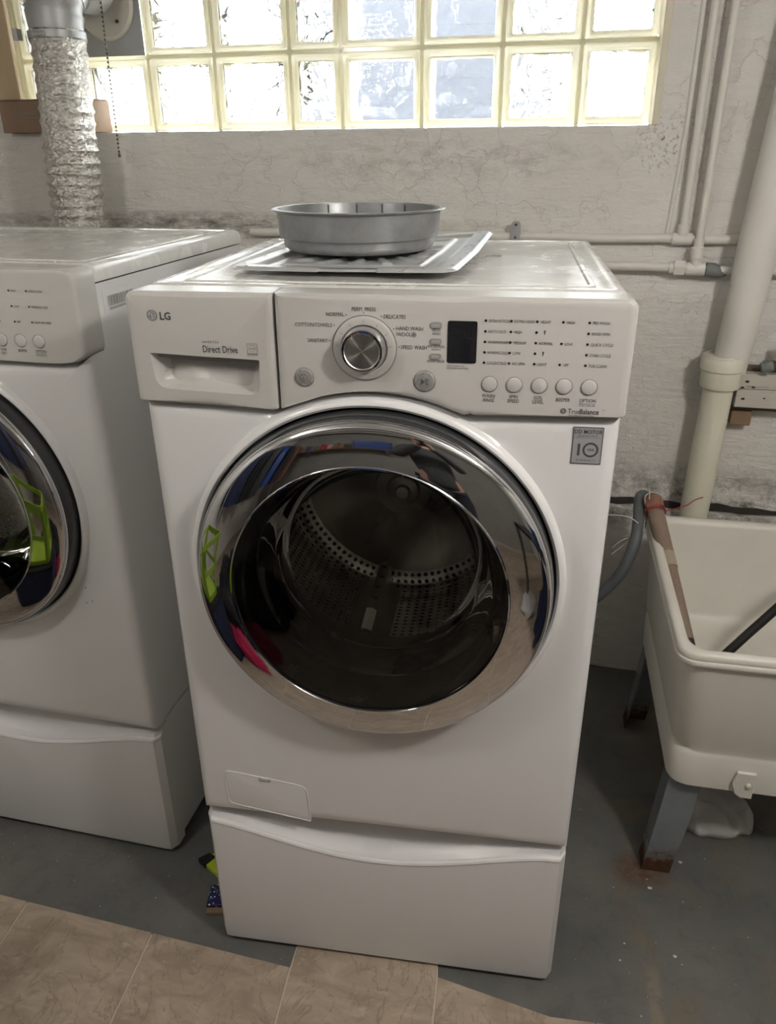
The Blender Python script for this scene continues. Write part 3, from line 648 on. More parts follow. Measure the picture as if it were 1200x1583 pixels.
# ------------------------------------------------------------------ laundry machines
Z0 = .372
HW = .343
DC0 = (-.003, .913)      # door centre
def arc_bottom():
    pts = []
    for k in range(15):
        x = -.1325+(.262)*k/14
        z = .915+math.sqrt(max(0, .3005**2-(x+.003)**2))
        pts.append((x, max(z, 1.187)))
    return pts
def machine(name, label, loc, rz, washer=True):
    t = thing(name, label, 'washing machine' if washer else 'dryer', loc, rz)
    DC = DC0 if washer else (-.014, .900)
    base = (0, 0, Z0)
    P = lambda nm, g, m, **kw: mk(nm, g, m, parent=t, base=base, **kw)
    # cabinet sides and back
    P('cabinet', join(box(-HW+.002, -HW+.006, .047, .68, .374, 1.3155), box(HW-.006, HW-.002, .047, .68, .374, 1.3155), box(-HW+.002, HW-.002, .676, .68, .374, 1.3155), box(-HW+.002, HW-.002, .05, .68, .374, .378)), WHITE, smooth=0)
    P('seam', join(box(-HW+.006, -HW+.01, .03, .06, .376, 1.33), box(HW-.01, HW-.006, .03, .06, .376, 1.33), box(-HW+.005, HW-.005, .03, .67, 1.306, 1.322)), SEAM, smooth=0)
    # front panel with its round opening and raised lip
    arc = arc_bottom() if washer else [(-.13, 1.193)]
    if washer: top = [(HW, 1.189), (.142, 1.184)]+[(x, z-.004) for x, z in reversed(arc)]+[(-.137, 1.183), (-HW, 1.189)]
    else: top = [(HW, 1.203), (HW-.02, 1.189), (HW-.055, 1.184), (-HW, 1.184)]
    outline = roundpoly([(-HW, .3745), (HW, .3745)], 0)+top
    th = thetas(outline, DC, 180); D = [ray_poly(outline, DC, a) for a in th]
    rings = []
    for ins, y, rm in ((0, .046, 0), (0, .020, 0), (.0035, .009, .2985), (.011, .003, .2975), (.022, .0004, .2970), (.032, 0, .2965)):
        rings.append([(DC[0]+max(d-ins, rm)*cos(a), y, DC[1]+max(d-ins, rm)*sin(a)) for a, d in zip(th, D)])
    for f in (.5, .8):
        rings.append([(DC[0]+(max(d-.032, .2965)*(1-f)+.2955*f)*cos(a), 0, DC[1]+(max(d-.032, .2965)*(1-f)+.2955*f)*sin(a)) for a, d in zip(th, D)])
    for r, y in ((.295, -.0012), (.2915, -.0065), (.288, -.0100), (.284, -.0110), (.2805, -.0085), (.279, -.002), (.2785, .03)):
        rings.append([(DC[0]+r*cos(a), y, DC[1]+r*sin(a)) for a in th])
    P('front_panel', loft(rings), WHITE, smooth=40)
    # lid
    rr = []
    for ins, z, rc in ((0, 1.3185, .012), (0, 1.334, .012), (.004, 1.3445, .012), (.010, 1.3485, .012), (.024, 1.3492, .010), (.028, 1.3470, .010), (.042, 1.3466, .010), (.0445, 1.3486, .009), (.050, 1.3486, .009), (.0525, 1.3462, .008)):
        rr.append([(x, y, z) for x, y in rrect(HW-ins, (.648 if washer else .648)/2-ins, rc, 4, 0, .046+.324)])
    P('lid', loft(rr, cap1=True), LIDW, smooth=35)
    # ---- control panel
    yf = -.012
    def slab(poly, nm, hole=None, m=PANELW, cc=None):
        c = cc or (sum(p[0] for p in poly)/len(poly), sum(p[1] for p in poly)/len(poly))
        th = thetas(poly+(hole or []), c, 60); D = [ray_poly(poly, c, a) for a in th]
        R = []
        for ins, y in ((0, .046), (0, yf+.009), (.0012, yf+.0045), (.0035, yf+.0015), (.0068, yf)):
            # top edge of the panel is rolled back more strongly than the others
            R.append([(c[0]+(d-ins)*cos(a), y+(.004 if (c[1]+d*sin(a) > 1.344 and ins > .001) else 0)*(1 if ins < .006 else .3), c[1]+(d-ins)*sin(a)) for a, d in zip(th, D)])
        R.append([(c[0]+(d-.013)*cos(a), yf, c[1]+(d-.013)*sin(a)) for a, d in zip(th, D)])
        if hole:
            H = [ray_poly(hole, c, a) for a in th]
            R.append([(c[0]+(h+.005)*cos(a), yf, c[1]+(h+.005)*sin(a)) for a, h in zip(th, H)])
            for ins, y, dz in ((0, yf, 0), (.0012, yf+.0015, 0), (.003, yf+.010, -.001), (.008, yf+.022, -.002), (.016, yf+.030, -.003)):
                R.append([(c[0]+(h-ins)*cos(a), y if a < pi or ins < .002 else yf+(y-yf)*.75, c[1]+(h-ins)*sin(a)) for a, h in zip(th, H)])
            hk = R[-1]; R[-1] = hk
        return P(nm, loft(R, cap1=True), m, smooth=32)
    if washer:
        slab(roundpoly([(-.3455, 1.191), (-.139, 1.184), (-.1345, 1.187), (-.1345, 1.3475), (-.3455, 1.3475)], [.004, .002, .001, .001, .013]), 'detergent_drawer',
             hole=roundpoly([(-.313, 1.212), (-.160, 1.206), (-.157, 1.257), (-.318, 1.263)], [.018, .016, .003, .003]), cc=(-.24, 1.235))
        poly = [(x, z) for x, z in arc_bottom()]
        poly = poly+roundpoly([(.142, 1.1875), (.3455, 1.1925), (.3455, 1.3475), (-.1325, 1.3475)], [.004, .004, .014, .001])
        slab(poly, 'control_panel', cc=(.10, 1.27))
        P('handle_lip', prism(roundpoly([(-.316, 1.2615), (-.158, 1.2555), (-.158, 1.245), (-.316, 1.254)], .002), .003, .006), GREYPL, smooth=0, label='grey upper lip inside the drawer handle')  # grey plastic lip along the top of the handle recess
    else:
        slab(roundpoly([(-.3455, 1.1875), (.288, 1.1875), (.325, 1.192), (.3455, 1.206), (.3455, 1.3475), (-.3455, 1.3475)], [.002, .02, .01, .01, .022, .013]), 'control_panel', cc=(0, 1.27))
    y = yf-.0004
    L = []       # dark lettering
    def button(x, z, r, nm='button', m=PANELW, ring=True):
        o = P(nm, lathe([(0.0001, yf-.0035), (r*.55, yf-.0034), (r*.9, yf-.0022), (r, yf)], 32, 'y', (x, 0, z)), m)
        mk('button_gap', annulus(x, z, yf-.0003, r, r+.0009, 32), INKG, parent=o, base=base, smooth=0); return o
    if washer:
        # dial
        dx, dz = -.008, 1.278
        rg = P('dial', lathe([(.0435, yf+.001), (.0425, yf-.0035), (.0405, yf-.0045), (.0325, yf-.0035), (.0315, yf-.002), (.031, yf)], 64, 'y', (dx, 0, dz)), PANELW)
        mk('knob', lathe([(.031, yf-.001), (.0305, yf-.008), (.0285, yf-.020), (.0275, yf-.0215), (.0245, yf-.0220)], 64, 'y', (dx, 0, dz)), CHROME, parent=rg, base=base, label='chrome knob skirt')
        mk('knob_face', lathe([(.0245, yf-.0220), (.0235, yf-.0212), (.0001, yf-.0212)], 64, 'y', (dx, 0, dz)), SPUN, parent=rg, base=base, label='spun metal knob face')
        mk('dial_mark', join(*[([(dx+r*cos(a)-w*sin(a), yf-.0046, dz+r*sin(a)+w*cos(a)) for r, w in ((.034, .0003), (.0385, .0003), (.0385, -.0003), (.034, -.0003))], [(0, 1, 2, 3)]) for a in [rad(q) for q in (174, 147, 120, 90, 60, 33, 6)]]), INKG, parent=rg, base=base, smooth=0)
        mk('dial_gap', annulus(dx, dz, yf-.0004, .0435, .0446, 48), INKG, parent=rg, base=base, smooth=0)
        f = .0074
        L += [txt('SANITARY', f, -.0585, 1.2845, y, 'RIGHT'), txt('COTTON/TOWELS', f, -.0515, 1.3055, y, 'RIGHT'), txt('NORMAL', f, -.0345, 1.3200, y, 'RIGHT'), txt('PERM. PRESS', f, -.008, 1.3275, y, 'CENTER'),
              txt('DELICATES', f, .0185, 1.3185, y), txt('HAND WASH', f, .0350, 1.3035, y), txt('/WOOL', f, .0350, 1.2955, y), txt('SPEED WASH', f, .0415, 1.2785, y)]
        for q, zz in ((-.0555, 1.287), (-.0485, 1.308), (-.0318, 1.3222), (-.008, 1.3255), (.0157, 1.3215), (.0322, 1.305), (.0392, 1.281)): L.append(disc(q, zz, y, .0008, 8))
        P('wool_mark', disc(.0592, 1.2978, y, .0038, 20), GREYPL, smooth=0)
        L += [txt('W', .004, .0592, 1.2965, y-.0003, 'CENTER')]
        b = button(-.094, 1.235, .0130, 'power_button', SILVER)
        mk('power_symbol', join(annulus(-.094, 1.235, yf-.0037, .0044, .0051, 24), rect(-.0943, -.0937, 1.2325, 1.2375, yf-.0037)), INK, parent=b, base=base, smooth=0)
        b = button(.074, 1.235, .0145, 'start_button', SILVER)
        mk('start_symbol', join(([(.0695, yf-.0037, 1.230), (.0695, yf-.0037, 1.240), (.0745, yf-.0037, 1.235)], [(0, 1, 2)]), rect(.0758, .0767, 1.230, 1.240, yf-.0037), rect(.0782, .0791, 1.230, 1.240, yf-.0037)), INK, parent=b, base=base, smooth=0)
        # three pill buttons
        for zz, w1, w2, w3 in ((1.3115, 'DELAY', 'WASH', 'DELAY'), (1.2900, 'WATER PLUS', '*SPINONLY', 'WATER'), (1.2700, 'EXTRA RINSE', '', 'EXTRA')):
            o = P('pill_button', prism(roundpoly([(.0815, zz-.0042), (.0965, zz-.0042), (.0965, zz+.0042), (.0815, zz+.0042)], .0041), yf-.0018, yf+.001), GREYPL, smooth=0, bevel=.0005)
            mk('pill_lettering', txt(w3, .0036, .089, zz-.0013, yf-.0021, 'CENTER'), LABELW, parent=o, base=base, smooth=0)
            L += [txt(w1, .0048, .089, zz-.0086, y, 'CENTER')]
            if w2 == 'WASH': L += [txt(w2, .0048, .089, zz-.0133, y, 'CENTER')]
            elif w2: L += [txt(w2, .0032, .089, zz-.0122, y, 'CENTER')]
        P('display', prism(roundpoly([(.104, 1.2615), (.143, 1.2615), (.143, 1.3175), (.104, 1.3175)], .003), yf-.001, yf+.001), DISP, smooth=0, bevel=.0006)
        P('display_digits', join(*[frame_rect(.109+q*.0105, .116+q*.0105, 1.295, 1.308, yf-.0014, .0009) for q in range(3)]+[annulus(.1235, 1.276, yf-.0014, .0095, .0100, 28)]), mat('unlit_segment', (.020, .021, .026), .3), smooth=0)
        L += [txt('* PRESS & HOLD 3 SEC', .0032, .102, 1.2565, y), txt('FOR EXTRA FUNCTIONS', .0032, .104, 1.2532, y)]
        cx_ = [.1535, .1865, .2195, .2525, .2855]; rz_ = [1.3185-.01385*k for k in range(5)]
        labs = [['EXTRA HOT/COLD', 'HOT/COLD', 'WARM/WARM', 'WARM/COLD', 'COLD/COLD'], ['EXTRA HIGH', 'HIGH', 'MEDIUM', 'LOW', 'NO SPIN'], ['HEAVY', '!', 'NORMAL', '!', 'LIGHT'], ['HIGH', None, 'LOW', None, 'OFF'], ['PRE-WASH', 'RINSE+SPIN', 'QUICK CYCLE', 'STAIN CYCLE', 'TUB CLEAN']]
        for i in range(5):
            for j in range(5):
                s_ = labs[i][j]
                if s_ is None: continue
                P('indicator_light', lathe([(.0001, yf-.0009), (.0012, yf-.0008), (.0018, yf-.0002), (.002, yf+.0005)], 12, 'y', (cx_[i], 0, rz_[j])), DISP if (i, j) != (1, 4) else mat('reddish_indicator', (.10, .02, .02), .3))
                if s_ == '!':
                    x_, z_ = cx_[i]+.0105, rz_[j]; L.append(([(x_-.0012, y, z_+.003), (x_-.0003, y, z_-.003), (x_+.0003, y, z_-.003), (x_+.0012, y, z_+.003)], [(0, 1, 2, 3)]))
                else: L.append(txt(s_, .0056, cx_[i]+.0038, rz_[j]-.0020, y, sx=.80 if len(s_) < 13 else .62))
        for x_, w1, w2 in ((.162, 'WASH/', 'RINSE'), (.195, 'SPIN', 'SPEED'), (.228, 'SOIL', 'LEVEL'), (.2605, 'BEEPER', ''), (.293, 'OPTION', '')):
            button(x_, 1.2340, .0103)
            L += [txt(w1, .0072, x_, 1.2155 if w2 else 1.2135, y, 'CENTER')]
            if w2: L += [txt(w2, .0072, x_, 1.2095, y, 'CENTER')]
        L += [txt('PRESS & HOLD 3 SEC', .0028, .293, 1.2103, y, 'CENTER'), txt('TO SET CHILD LOCK', .0028, .293, 1.2077, y, 'CENTER')]
        # brand lettering
        L += [annulus(.2625, 1.2005, y, .0012, .0022, 12), annulus(.2625, 1.2005, y, .0030, .0039, 20), txt('True', .0102, .2685, 1.1972, y), txt('Balance', .0102, .2838, 1.1972, y, bold=.018), txt('TM', .003, .3135, 1.2022, y), txt('ANTI-VIBRATION SYSTEM', .0026, .2690, 1.1938, y, sx=1.15)]
        L += [txt('Direct Drive', .0142, -.2385, 1.2660, y, bold=.006, sx=.70), txt('I N V E R T E R', .0045, -.2385, 1.2790, y, sx=.85)]
        P('printed_lettering', join(*L), INK, smooth=0)
        lx, lz = -.3065, 1.3155
        P('brand_logo', join(annulus(lx, lz, y, .0058, .0078, 32), disc(lx, lz, y, .0060, 28)), INKG, smooth=0, label='round dark face logo beside two letters')
        P('logo_line', join(rect(lx-.0006, lx+.0005, lz-.0030, lz+.0032, y-.0003), rect(lx-.0006, lx+.0026, lz-.0036, lz-.0027, y-.0003), disc(lx-.0031, lz+.0019, y-.0003, .0010, 10), annulus(lx, lz, y-.0003, .0050, .0056, 28), rect(lx+.0012, lx+.0053, lz-.0002, lz+.0005, y-.0003)), LABELW, smooth=0)
        P('brand_lettering', txt('LG', .0145, -.2960, 1.3100, y, bold=.028, sx=.95), INK, smooth=0)
        P('energy_label', join(frame_rect(-.1735, -.1585, 1.2630, 1.2800, y, .0005), annulus(-.166, 1.2735, y, .0042, .0046, 20), rect(-.1725, -.1595, 1.2645, 1.2665, y), tube([(-.171, y, 1.2715), (-.166, y, 1.2735), (-.161, y, 1.2735)], .0004, 5)), INKG, smooth=0)
        # warranty sticker
        sx0, sx1, sz0, sz1 = .2795, .3205, 1.1215, 1.1755; ys_ = -.0009
        o = P('warranty_sticker', prism(roundpoly([(sx0, sz0), (sx1, sz0), (sx1, sz1), (sx0, sz1)], .002), ys_, .0), LABELG, smooth=0)
        q = ys_-.0003; mx_ = (sx0+sx1)/2
        mk('sticker_lettering', join(frame_rect(sx0, sx1, sz0, sz1, q, .0011), txt('DD MOTOR', .0078, mx_, 1.1660, q, 'CENTER', bold=.02, sx=.9), txt('Direct Drive Motor', .0034, mx_, 1.1618, q, 'CENTER', sx=1.0), rect(sx0+.003, sx1-.003, 1.1598, 1.1601, q),
            txt('1', .0235, sx0+.0095, 1.1345, q, 'CENTER', bold=.03, sx=.9), annulus(sx0+.0255, 1.1425, q, .0080, .0108, 36), txt('YEAR', .0050, sx0+.0255, 1.1408, q, 'CENTER', bold=.02), txt('W A R R A N T Y', .0042, mx_, 1.1255, q, 'CENTER', sx=.85)), INK, parent=o, base=base, smooth=0)
        # drain filter flap
        fl = roundpoly([(-.289, .402), (-.131, .377), (-.136, .462), (-.291, .482)], [.012, .004, .016, .012])
        c = (-.212, .43); th2 = thetas(fl, c, 40); Df = [ray_poly(fl, c, a) for a in th2]
        R = [[(c[0]+(d-i)*cos(a), yy, c[1]+(d-i)*sin(a)) for a, d in zip(th2, Df)] for i, yy in ((-.0012, .002), (-.0012, -.0012), (0, -.0016), (.0010, -.0008), (.0014, .0002), (.0022, -.0008), (.004, -.0010))]
        o = P('filter_flap', loft(R, cap1=True), WHITE, smooth=30)
        mk('flap_seam', loft([[(c[0]+(d-i)*cos(a), -.0002, c[1]+(d-i)*sin(a)) for a, d in zip(th2, Df)] for i in (.0006, .0019)]), GREYPL, parent=o, base=base, smooth=0)
        mk('flap_latch', join(box(-.222, -.204, -.003, .0, .4668, .4690), box(-.2225, -.2215, -.003, .0, .4665, .4735), box(-.2045, -.2035, -.003, 0, .4660, .4718)), GREYPL, parent=o, base=base, smooth=0)
        P('paint_chip', join(disc(.035, .43, -.0004, .0007, 6)), INKG, smooth=0)
    else:
        def LX(v): return v+.343
        for x_, w in ((-.086, 'OPTION'), (-.122, 'BEEPER'), (-.160, 'TIME'), (-.196, 'TEMP.'), (-.232, 'DRY')):
            button(LX(x_), 1.2265, .0110); L.append(txt(w, .0070, LX(x_), 1.2070, y, 'CENTER'))
        L += [txt('DRY', .0070, LX(-.160), 1.2005, y, 'CENTER'), txt('PRESS & HOLD 3 SEC', .0028, LX(-.086), 1.2035, y, 'CENTER'), txt('TO SET CHILD LOCK', .0028, LX(-.086), 1.2010, y, 'CENTER')]
        for x_, names, zs in ((-.092, ('CHILD LOCK', 'WRINKLE CARE', 'DAMP DRY BEEP'), (1.311, 1.285, 1.259)), (-.126, ('HIGH', 'LOW', 'OFF'), (1.311, 1.285, 1.259)), (-.162, ('60min', '50', '40', '30', '20'), (1.311, 1.298, 1.285, 1.272, 1.259))):
            for s_, zz in zip(names, zs):
                P('indicator_light', lathe([(.0001, yf-.0009), (.0012, yf-.0008), (.0018, yf-.0002), (.002, yf+.0005)], 12, 'y', (LX(x_), 0, zz)), DISP)
                L.append(txt(s_, .0056, LX(x_)+.004, zz-.002, y))
        P('dial', lathe([(.0435, yf), (.042, yf-.0045), (.0325, yf-.0035), (.0305, yf-.020), (.0245, yf-.022), (.0001, yf-.0212)], 48, 'y', (-.06, 0, 1.278)), SILVER)
        P('printed_lettering', join(*L), INK, smooth=0)
        # scuffs on the front corner and the bar code on the side
        sc = []
        for x_, z_, ln, an in ((.208, .716, .016, -.6), (.219, .707, .010, -.7), (.243, .728, .006, .9), (.238, .692, .006, .5), (.252, .697, .006, 1.3), (.2, .723, .006, -.2)):
            sc.append(([(x_+ln/2*cos(an)*u-.0011*w*sin(an), -.0006, z_+ln/2*sin(an)*u+.0011*w*cos(an)) for u, w in ((-1, 0), (-.3, .9), (1, .3), (.4, -1))], [(0, 1, 2, 3)]))
        P('scuff_mark', join(*sc), INK, smooth=0)
        P('top_mark', ([(-.27+.0, .33, 1.3466), (-.245, .331, 1.3466), (-.242, .336, 1.3466), (-.268, .337, 1.3466)], [(0, 1, 2, 3)]), INK, smooth=0)
        o = P('barcode_label', box(HW-.0025, HW-.0014, .068, .175, 1.262, 1.301), WHITE, smooth=0)
        xs_ = HW-.0010; bars = []; yy = .082
        while yy < .165:
            w = random.choice((.0009, .0016, .0028)); bars.append(([(xs_, yy, 1.272), (xs_, yy+w, 1.272), (xs_, yy+w, 1.290), (xs_, yy, 1.290)], [(0, 1, 2, 3)])); yy += w+random.choice((.001, .0018))
        for k in range(14): bars.append(([(xs_, .084+k*.0055, 1.2655), (xs_, .0875+k*.0055, 1.2655), (xs_, .0875+k*.0055, 1.2700), (xs_, .084+k*.0055, 1.2700)], [(0, 1, 2, 3)]))
        mk('barcode', join(*bars), INKG, parent=o, base=base, smooth=0)
    # ---- door, gasket and drum
    C3 = (DC[0], 0, DC[1]+.0)
    P('door_recess', lathe([(.2785, .012), (.272, .020), (.20, .022), (.195, .024)], 96, 'y', C3), RUBBER)
    d = P('door', lathe([(.275, .012), (.2765, -.008), (.2760, -.020), (.2740, -.032), (.2712, -.0375)], 128, 'y', C3), DGREY)
    mk('door_ring', lathe([(.2716, -.0365), (.2712, -.0410), (.2700, -.0445), (.2675, -.0472), (.2640, -.0491), (.2600, -.0507), (.2520, -.0533), (.2420, -.0560), (.2320, -.0582), (.2220, -.0599), (.2125, -.0611)], 160, 'y', C3), CHROME, parent=d, base=base, smooth=80, label='wide mirror chrome ring')
    mk('inner_trim', lathe([(.2125, -.0608), (.2115, -.0643), (.2095, -.0648), (.2080, -.062), (.2075, -.058)], 128, 'y', C3), CHROME, parent=d, base=base, label='thin bright inner trim')
    mk('outer_glass', lathe([(.2078, -.0605), (.19, -.0640), (.16, -.0690), (.12, -.0735), (.07, -.0765), (.03, -.0778), (.0001, -.078)], 96, 'y', C3), SMOKED, parent=d, base=base, smooth=80)
    mk('door_frame', lathe([(.2078, -.056), (.206, -.040), (.200, -.022), (.196, -.014), (.190, -.010), (.187, .002)], 96, 'y', C3), DGREY, parent=d, base=base, smooth=60)
    mk('bowl', lathe([(.187, .0), (.182, .03), (.175, .065), (.168, .090), (.158, .105), (.12, .122), (.06, .130), (.0001, .132)], 96, 'y', C3), BOWLG, parent=d, base=base, smooth=80)
    mk('bowl_lip', lathe([(.1775, .058), (.1750, .062), (.1770, .067)], 96, 'y', C3), CHROME, parent=d, base=base)
    mk('door_latch', join(box(.186, .197, -.044, -.024, .838, .872)), SILVER, parent=d, base=base, smooth=0, bevel=.002)
    P('gasket', lathe([(.25, .020), (.215, .024), (.197, .032), (.192, .06), (.196, .085), (.191, .10), (.196, .13)], 80, 'y', C3), RUBBER, smooth=60)
    # drum wall with uv for the perforations
    nseg = 96; prof = [(.196, .128), (.215, .134), (.242, .15), (.248, .17)]+[(.248, .17+.023*k) for k in range(1, 10)]+[(.235, .392), (.21, .402)]
    V = []; F = []; UV = []
    for r, h in prof:
        for i in range(nseg): V.append((C3[0]+r*cos(2*pi*i/nseg), h, C3[2]+r*sin(2*pi*i/nseg)))
    for k in range(len(prof)-1):
        for i in range(nseg):
            j = (i+1) % nseg; F.append((k*nseg+i, k*nseg+j, (k+1)*nseg+j, (k+1)*nseg+i))
            UV.append([(i/nseg, k/12), ((i+1)/nseg, k/12), ((i+1)/nseg, (k+1)/12), (i/nseg, (k+1)/12)])
    dr = P('drum', (V, F), PERF, uv=UV, smooth=60)
    nb = 72; bp = [(.21, .402), (.18, .398), (.14, .392), (.10, .378), (.075, .368), (.05, .366), (.0001, .366)]; rings = []
    for r, h in bp:
        rings.append([(C3[0]+r*cos(2*pi*i/nb), h-(.05*max(0, cos(3*(2*pi*i/nb)+.4))**3*(1 if .06 < r < .19 else 0)), C3[2]+r*sin(2*pi*i/nb)) for i in range(nb)])
    mk('drum_back', loft(rings), STEEL, parent=dr, base=base, smooth=60)
    for k in range(3):
        a = rad(18+120*k); R_ = Matrix.Rotation(-a, 4, 'Y')
        rg_ = []
        for yy, s in ((.15, .5), (.17, .9), (.25, 1), (.33, 1), (.375, .7)):
            rg_.append([(.245, yy, -.045), (.225, yy, -.030*s), (.245-.084*s, yy, -.010), (.245-.088*s, yy, 0), (.245-.084*s, yy, .010), (.225, yy, .030*s), (.245, yy, .045)])
        g = xf(loft(rg_, close=False, cap0=True, cap1=True), Matrix.Translation(C3) @ R_)
        mk('lifter', g, STEEL if washer else RUBBER, parent=dr, base=base, smooth=30)
        hl = xf(join(*[xf(disc(.1885, 0, 0, .0055, 12), Matrix.Identity(4)) for _ in range(0)] + [([(.1566, .19+.04*q+.006*cos(t), .006*sin(t)) for t in [2*pi*u/10 for u in range(10)]], [tuple(range(10))]) for q in range(5)]), Matrix.Translation(C3) @ R_)
        mk('lifter_hole', hl, SEAM, parent=dr, base=base, smooth=0)
    mk('drum_hub', lathe([(.0001, .335), (.012, .336), (.016, .342), (.030, .346), (.034, .352), (.055, .356), (.06, .368)], 32, 'y', C3), STEEL, parent=dr, base=base)
    mk('drum_shell', join(lathe([(.26, .04), (.262, .43), (.0001, .432)], 48, 'y', C3)), SEAM, parent=dr, base=base)
    return t
SPUN = mat('spun_metal_face', (.62, .61, .59), .26, 1)
n = nt(SPUN); n.b.inputs['Anisotropic'].default_value = .95
tg = n.n('Tangent', direction_type='RADIAL', axis='Y')
n.t.links.new(tg.outputs[0], n.b.inputs['Tangent'])

def pedestal(label, loc, rz):
    t = thing('laundry_pedestal', label, 'pedestal', loc, rz)
    mk('base_box', join(box(-HW+.002, HW-.002, .05, .69, .025, .3695)), WHITE, parent=t, smooth=0, bevel=.003)
    # drawer front with scooped top edge
    nx = 64; rings = []
    def zt(x):
        u = (x+HW)/(2*HW)
        return .349-.058*(math.sin(pi*min(1, max(0, (u-.02)/.93)))**1.35)
    for k in range(nx+1):
        u = k/nx; x = -HW+2*HW*u
        e = min(u, 1-u)*2*HW; ry = .018; back = 0 if e > ry else ry-math.sqrt(max(0, ry*ry-(ry-e)**2))
        z = zt(x); dip = (.349-z)/.058
        rings.append([(x, .052, .014), (x, .006+back, .014), (x, .001+back, .0165), (x, .0+back, .022), (x, .0+back, z-.014), (x, .001+back, z-.007), (x, -.001+back, z-.004), (x, .001+back, z), (x, .005+back, z+.002),
                      (x, .008+back, z+.001), (x, .012+back+.01*dip, z+.004+.006*(1-dip)), (x, .022+back+.018*dip, z+.010+.012*dip), (x, .052, min(.3705, z+.018+.045*dip)), (x, .053, .30), (x, .053, .05)])
    mk('drawer_front', loft(rings, cap0=True, cap1=True), WHITE, parent=t, smooth=32)
    for sx_ in (-1, 1):
        for yy in (.07, .62):
            mk('foot', lathe([(.0001, 0), (.022, 0), (.024, .004), (.018, .010), (.012, .026), (.0001, .026)], 20, 'z', (sx_*(HW-.06), yy, 0)), RUBBER, parent=t)
    return t

washer = machine('washing_machine', 'white front-loading washer with control dial, in the centre of the picture', (0, 0, Z0), 0, True)
pedestal('white drawer pedestal under the central washer', (0, 0, 0), 0)
DXc, DYc, DA = -.5272-.343*cos(-.0793), .1921-.343*sin(-.0793), -.0793
dryer = machine('clothes_dryer', 'white dryer cut off by the left edge, with the foil duct behind', (DXc, DYc, Z0), DA, False)
pedestal('white drawer pedestal under the left dryer', (DXc, DYc, 0), DA)

# ------------------------------------------------------------------ sheet plate and pan on the washer
plt = thing('metal_cover_plate', 'embossed galvanised sheet plate lying on top of the washer under the pan', 'plate', (-.055, .385, 1.3500), rad(-5))
px, py = .180, .245
def plate_h(x, y):
    d = max(abs(x)/px, abs(y)/py); ex = px-abs(x); ey = py-abs(y); e = min(ex, ey)
    sm = lambda t: max(0, min(1, t))**2*(3-2*max(0, min(1, t)))
    h = .0085-.0060*sm((e-.030)/.014)
    h += .0035*sm((e-.062)/.006)*sm((.078-e)/.006)
    # pressed radial ribs
    r = math.hypot(x, y+.02); a = math.atan2(y+.02, x)
    if .07 < r < .155: h += .0045*sm((math.cos(a*16)-.35)/.4)*sm((r-.07)/.01)*sm((.155-r)/.01)*sm((e-.07)/.01)
    if e < .006: h -= .004*(1-e/.006)
    # corners bent: right rear is lifted
    h += .012*max(0, x/px)*max(0, y/py)+.004*max(0, x/px)
    return h
nx, ny = 110, 140; V = []; F = []
def pmap(u, v):
    x, y = px*u, py*v; r = .032
    cx_, cy_ = max(0, abs(x)-(px-r)), max(0, abs(y)-(py-r))
    m_ = max(cx_, cy_); q = math.hypot(cx_, cy_)
    if q > 1e-9: k = m_/q; x = math.copysign(min(abs(x), px-r)+cx_*k, x); y = math.copysign(min(abs(y), py-r)+cy_*k, y)
    return x, y
for s_ in (0, 1):
    for i in range(nx+1):
        for j in range(ny+1):
            x, y = pmap(2*i/nx-1, 2*j/ny-1); xx = px*(2*i/nx-1); yy = py*(2*j/ny-1)
            # little notches along the front edge
            yn = y+(.007 if (-.03 < x < .06 and 2*j/ny-1 < -.97) else 0)
            V.append((x, yn, plate_h(xx, yy)+(.0009 if s_ == 0 else 0)))
M_ = (nx+1)*(ny+1)
for i in range(nx):
    for j in range(ny):
        a = i*(ny+1)+j; q = (a, a+ny+1, a+ny+2, a+1); F.append(q); F.append(tuple(M_+k for k in reversed(q)))
for i in range(nx): F.append((i*(ny+1), (i+1)*(ny+1), (i+1)*(ny+1)+M_, i*(ny+1)+M_)); F.append((i*(ny+1)+ny, (i+1)*(ny+1)+ny, (i+1)*(ny+1)+ny+M_, i*(ny+1)+ny+M_))
for j in range(ny): F.append((j, j+1, j+1+M_, j+M_)); F.append((nx*(ny+1)+j, nx*(ny+1)+j+1, nx*(ny+1)+j+1+M_, nx*(ny+1)+j+M_))
mk('plate_sheet', (V, F), GALV, parent=plt, smooth=50)
hol = []
for x, y in [(px-.012, -.2+.075*k) for k in range(6)]+[(-px+.012, -.2+.09*k) for k in range(5)]+[(-.15, -py+.012), (.13, -py+.012)]:
    zc = plate_h(x, y)+.0014; hol.append(([(x+.0028*cos(t), y+.0028*sin(t), zc) for t in [2*pi*u/10 for u in range(10)]], [tuple(range(10))]))
each('screw_hole', hol, SEAM, parent=plt, smooth=0)
pan = thing('round_metal_pan', 'round dull grey metal duct cap with rolled rim, on the sheet plate', 'pan', (-.0865, .385, 1.3617), 0)
mk('pan_body', lathe([(.0001, .0), (.108, .0), (.124, .0025), (.1305, .007), (.1325, .012), (.1325, .021), (.1335, .0225), (.1385, .0235), (.1400, .026), (.1425, .060), (.1430, .064), (.1500, .0660), (.1515, .0675), (.1500, .0690), (.1415, .0690), (.1405, .066), (.1385, .027), (.131, .024), (.1305, .012), (.122, .0045), (.0001, .0015)], 96, 'z'), PANM, parent=pan, smooth=35)
each('inner_seam', [xf(box(.1375, .1392, -.0008, .0008, .027, .066), Matrix.Rotation(rad(a), 4, 'Z')) for a in (62, 82, 102, 125)], SEAM, parent=pan, smooth=0)
wnut = thing('metal_clip', 'tiny wire clip beside the right edge of the sheet plate', 'clip', (.150, .385, 1.3492))
